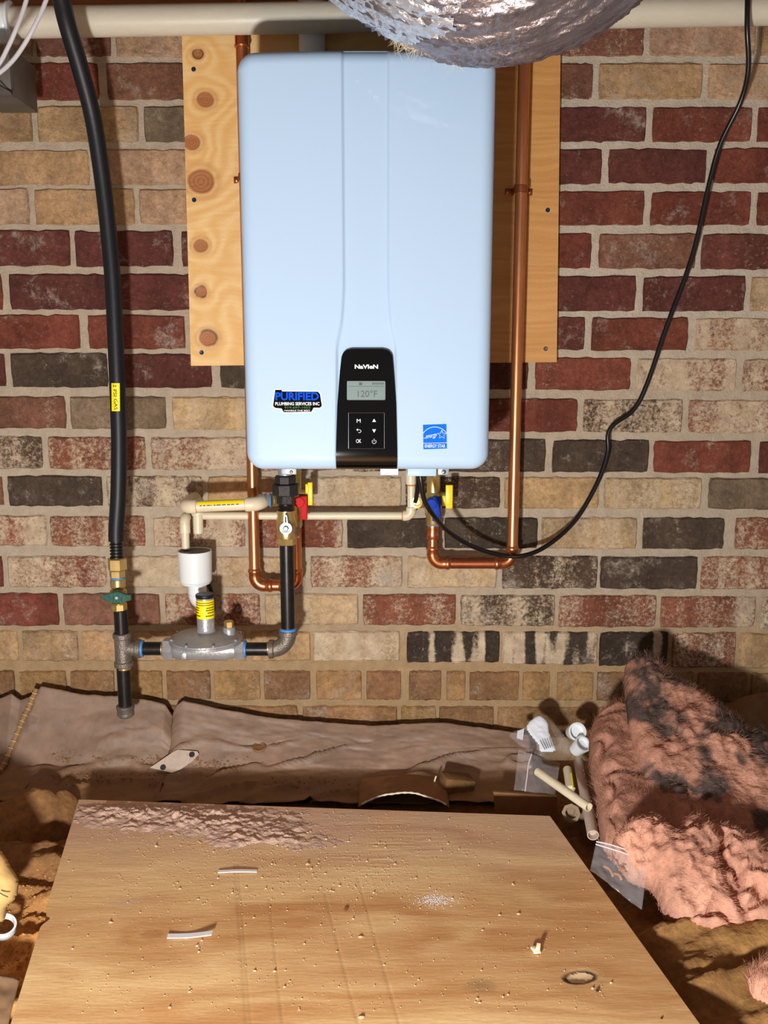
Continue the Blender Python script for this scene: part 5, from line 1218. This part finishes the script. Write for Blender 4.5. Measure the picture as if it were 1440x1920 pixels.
# ---- scraps on the plywood sheet
def strip(label, pts, w, h, m, nm='plastic_strip', th=.0012, lift=.0008, group=None):
    W = [G(x, y, ZB + lift + dz) for x, y, dz in pts]; mb = MB(); n = len(W); q = catmull(W, 6); k = len(q); V = []
    for i, p in enumerate(q):
        d = (q[min(i + 1, k - 1)] - q[max(i - 1, 0)]).normalized(); s_ = Vector((-d.y, d.x, 0)).normalized() * w / 2
        V += [p - s_, p + s_, p + s_ + Vector((0, 0, th)), p - s_ + Vector((0, 0, th))]
    Fc = [(i * 4 + a, i * 4 + (a + 1) % 4, i * 4 + 4 + (a + 1) % 4, i * 4 + 4 + a) for i in range(k - 1) for a in range(4)] + [(3, 2, 1, 0), tuple(4 * (k - 1) + a for a in range(4))]
    mb.add(V, Fc); return tag(mb.build(nm, m, sharp=40), label, 'strip', group)
strip('narrow white plastic strip near the far end of the plywood sheet', [(409, 1635, 0), (445, 1633.5, .001), (482, 1634, 0)], .0065, 0, 'print_white')
strip('wider curled white plastic strip on the left of the plywood sheet', [(314, 1756, .001), (355, 1755, 0), (398, 1750, .005)], .0095, 0, 'print_white')
ch = MB(); a = G(1006, 1783, ZB + .002)
ch.box(a + Vector((-.003, .001, .0025)), (.007, .008, .0035), .0006, Matrix.Rotation(.4, 3, 'Z')); ch.box(a + Vector((.003, .003, .0035)), (.0055, .009, .006), .0006, Matrix.Rotation(-.3, 3, 'Z') @ Matrix.Rotation(.3, 3, 'X')); ch.box(a + Vector((.0, -.003, .0006)), (.010, .004, .003), .0005, Matrix.Rotation(.1, 3, 'Z'))
tag(ch.build('plastic_chip', 'chip'), 'small cream plastic chip on the right of the plywood sheet', 'chip')
for x, y, r, m, lb in ((648, 1706, .004, 'wet_wood', 'dark wood splinter near the middle of the plywood sheet'), (1119, 1859, .003, 'char', 'black fleck below the charred knot on the plywood sheet'), (1240, 1910, .002, 'char', 'tiny black fleck at the lower right edge of the plywood sheet'), (676, 1758, .0032, 'crumb', 'pale crumb in the middle of the plywood sheet'), (677, 1909, .0035, 'crumb', 'pale crumb at the bottom middle of the plywood sheet'), (207, 1731, .003, 'crumb', 'pale crumb left of the curled white strip'), (972, 1715, .0028, 'crumb', 'pale crumb above the cream plastic chip'), (577, 1622, .0035, 'crumb', 'pale crumb right of the narrow white strip'), (292, 1588, .003, 'crumb', 'pale crumb below the loose dirt')):
    q = G(x, y, ZB); bm_ = MB(); crumb(bm_, q.x, q.y, ZB + r * .35, r); crumb(bm_, q.x + r * .6, q.y + r * .2, ZB + r * .25, r * .7); tag(bm_.build('wood_chip', m, smooth=False), lb, 'chip')

# ---- scraps on the shaded ground behind the sheet
tg2 = thing('paper_tag', 'dusty white tag with two round holes on the shaded ground', 'tag', G(328, 1427, .05))
def S(px, py): return land(px, py, .0012)[0]
tp = [(281, 1440), (300, 1427), (325, 1410), (334, 1406), (370, 1409), (373, 1414), (362, 1427), (340, 1442), (323, 1449)]
tpc, _n = land(328, 1428, .010); tpn = Vector((0, -.78, .62)).normalized(); T_ = lambda x, y: onplane(x, y, tpc, tpn)
MB().prism([T_(*p) for p in tp], tpn * .0012).build('card', 'tag_paper', tg2)
for x, y in ((306, 1439), (360, 1415)):
    p = T_(x, y) + tpn * .0013; MB().lathe(p, tpn, [(0, .0058), (.0006, .0058)], 16).build('hole', 'char', tg2)
# torn card flap arching up at the far edge of the plywood
fl_ = thing('card_flap', 'torn brown card flap with a pale edge arching behind the plywood sheet', 'card', G(760, 1512, .04))
s, t = np.meshgrid(np.linspace(0, 1, 50), np.linspace(0, 1, 20), indexing='ij')
xa2, xb2 = P(672, 1500, -.235).x, P(842, 1500, -.235).x
Xf = xa2 + (xb2 - xa2) * s; arch = np.sin(np.clip(s, 0, 1) * math.pi) ** .8 * (1 + .12 * (fbm(s * 8, s * 0, seed=4) - .5))
Yf = -.255 + .12 * t; Zf = .022 + (.030 * (1 - .75 * t)) * arch + .004 * (fbm(s * 6, t * 5, seed=8) - .5)
gridmesh('card', np.stack([Xf, Yf, Zf], -1), 'card', fl_).modifiers.new('thickness', 'SOLIDIFY').thickness = .0015
MB().tube([Vector((Xf[k, 0], Yf[k, 0] - .0008, Zf[k, 0] + .0006)) for k in range(2, 48)], lambda u: .0013 + .0008 * math.sin(u * 40) ** 2, 6, smooth=False).build('torn_edge', 'torn', fl_)
wb = MB(); p = P(856, 1480, -.17); wb.box((p.x, -.165, .022), (.062, .04, .04), .004, Matrix.Rotation(.25, 3, 'Z') @ Matrix.Rotation(.2, 3, 'Y'))
tag(wb.build('wood_block', 'wet_wood'), 'broken brown wood block behind the far edge of the plywood sheet', 'block')
cs2 = MB(); s_ = [P(x, y, -.24) for x, y in ((925, 1485), (1045, 1493), (1046, 1540), (930, 1535))]
cs2.prism(s_, (0, .006, 0)); tag(cs2.build('card_piece', 'card'), 'brown card piece behind the far right corner of the plywood sheet', 'card')
tw = MB().tube([P(816, 1478, -.16), P(815, 1465, -.165), P(818, 1455, -.165)], .0016, 6); tag(tw.build('splinter', 'torn'), 'thin pale splinter standing beside the wood block', 'splinter')
sp_ = MB().prism([S(590, 1487), S(596, 1487), S(592, 1505), S(580, 1508), S(588, 1498)], (0, 0, .001)); tag(sp_.build('paper_scrap', 'tag_paper'), 'small grey paper scrap behind the middle of the plywood sheet', 'scrap')
cap_ = MB().lathe(S(486, 1402) + Vector((0, 0, .001)), (0, -.4, .9), [(0, .014), (.002, .0145), (.004, .012), (.003, .010), (.0015, .006)], 20); tag(cap_.build('clay_disc', 'sheet' if False else 'card'), 'round brown clay disc on the turned-up sheet below the heater', 'disc')
# clumps of soil on the shaded sheet
cl_ = MB(); rs = np.random.RandomState(15)
for (cx_, cy_, sx_, sy_, nn_) in ((120, 1420, 14, 5, 60), (300, 1425, 70, 6, 140), (140, 1460, 30, 8, 130), (400, 1440, 25, 8, 120), (570, 1470, 40, 5, 80), (270, 1455, 50, 8, 80)):
    for _ in range(nn_):
        q = S(cx_ + rs.normal(0, sx_), cy_ + rs.normal(0, sy_)); crumb(cl_, q.x, q.y, q.z, rs.choice([.0012, .002, .003, .0045], p=[.4, .35, .2, .05]))
tag(cl_.build('soil_clumps', 'card', smooth=False), 'crumbled soil lying on the shaded plastic sheet', 'soil', kind='stuff')
st_ = MB()
for _ in range(900):
    sx_, sy_ = rs.uniform(-20, 110), rs.uniform(1630, 1830); q = G(sx_, sy_, .0)
    if poly_dist(np.array([[q.x, q.y]]), bpoly)[0] > -.004: continue
    q = land(sx_, sy_)[0]; crumb(st_, q.x, q.y, q.z, rs.choice([.001, .0018, .003], p=[.6, .3, .1]))
tag(st_.build('soil_clumps', 'crumb_soil', smooth=False), 'orange soil crumbs left of the plywood sheet', 'soil', kind='stuff')
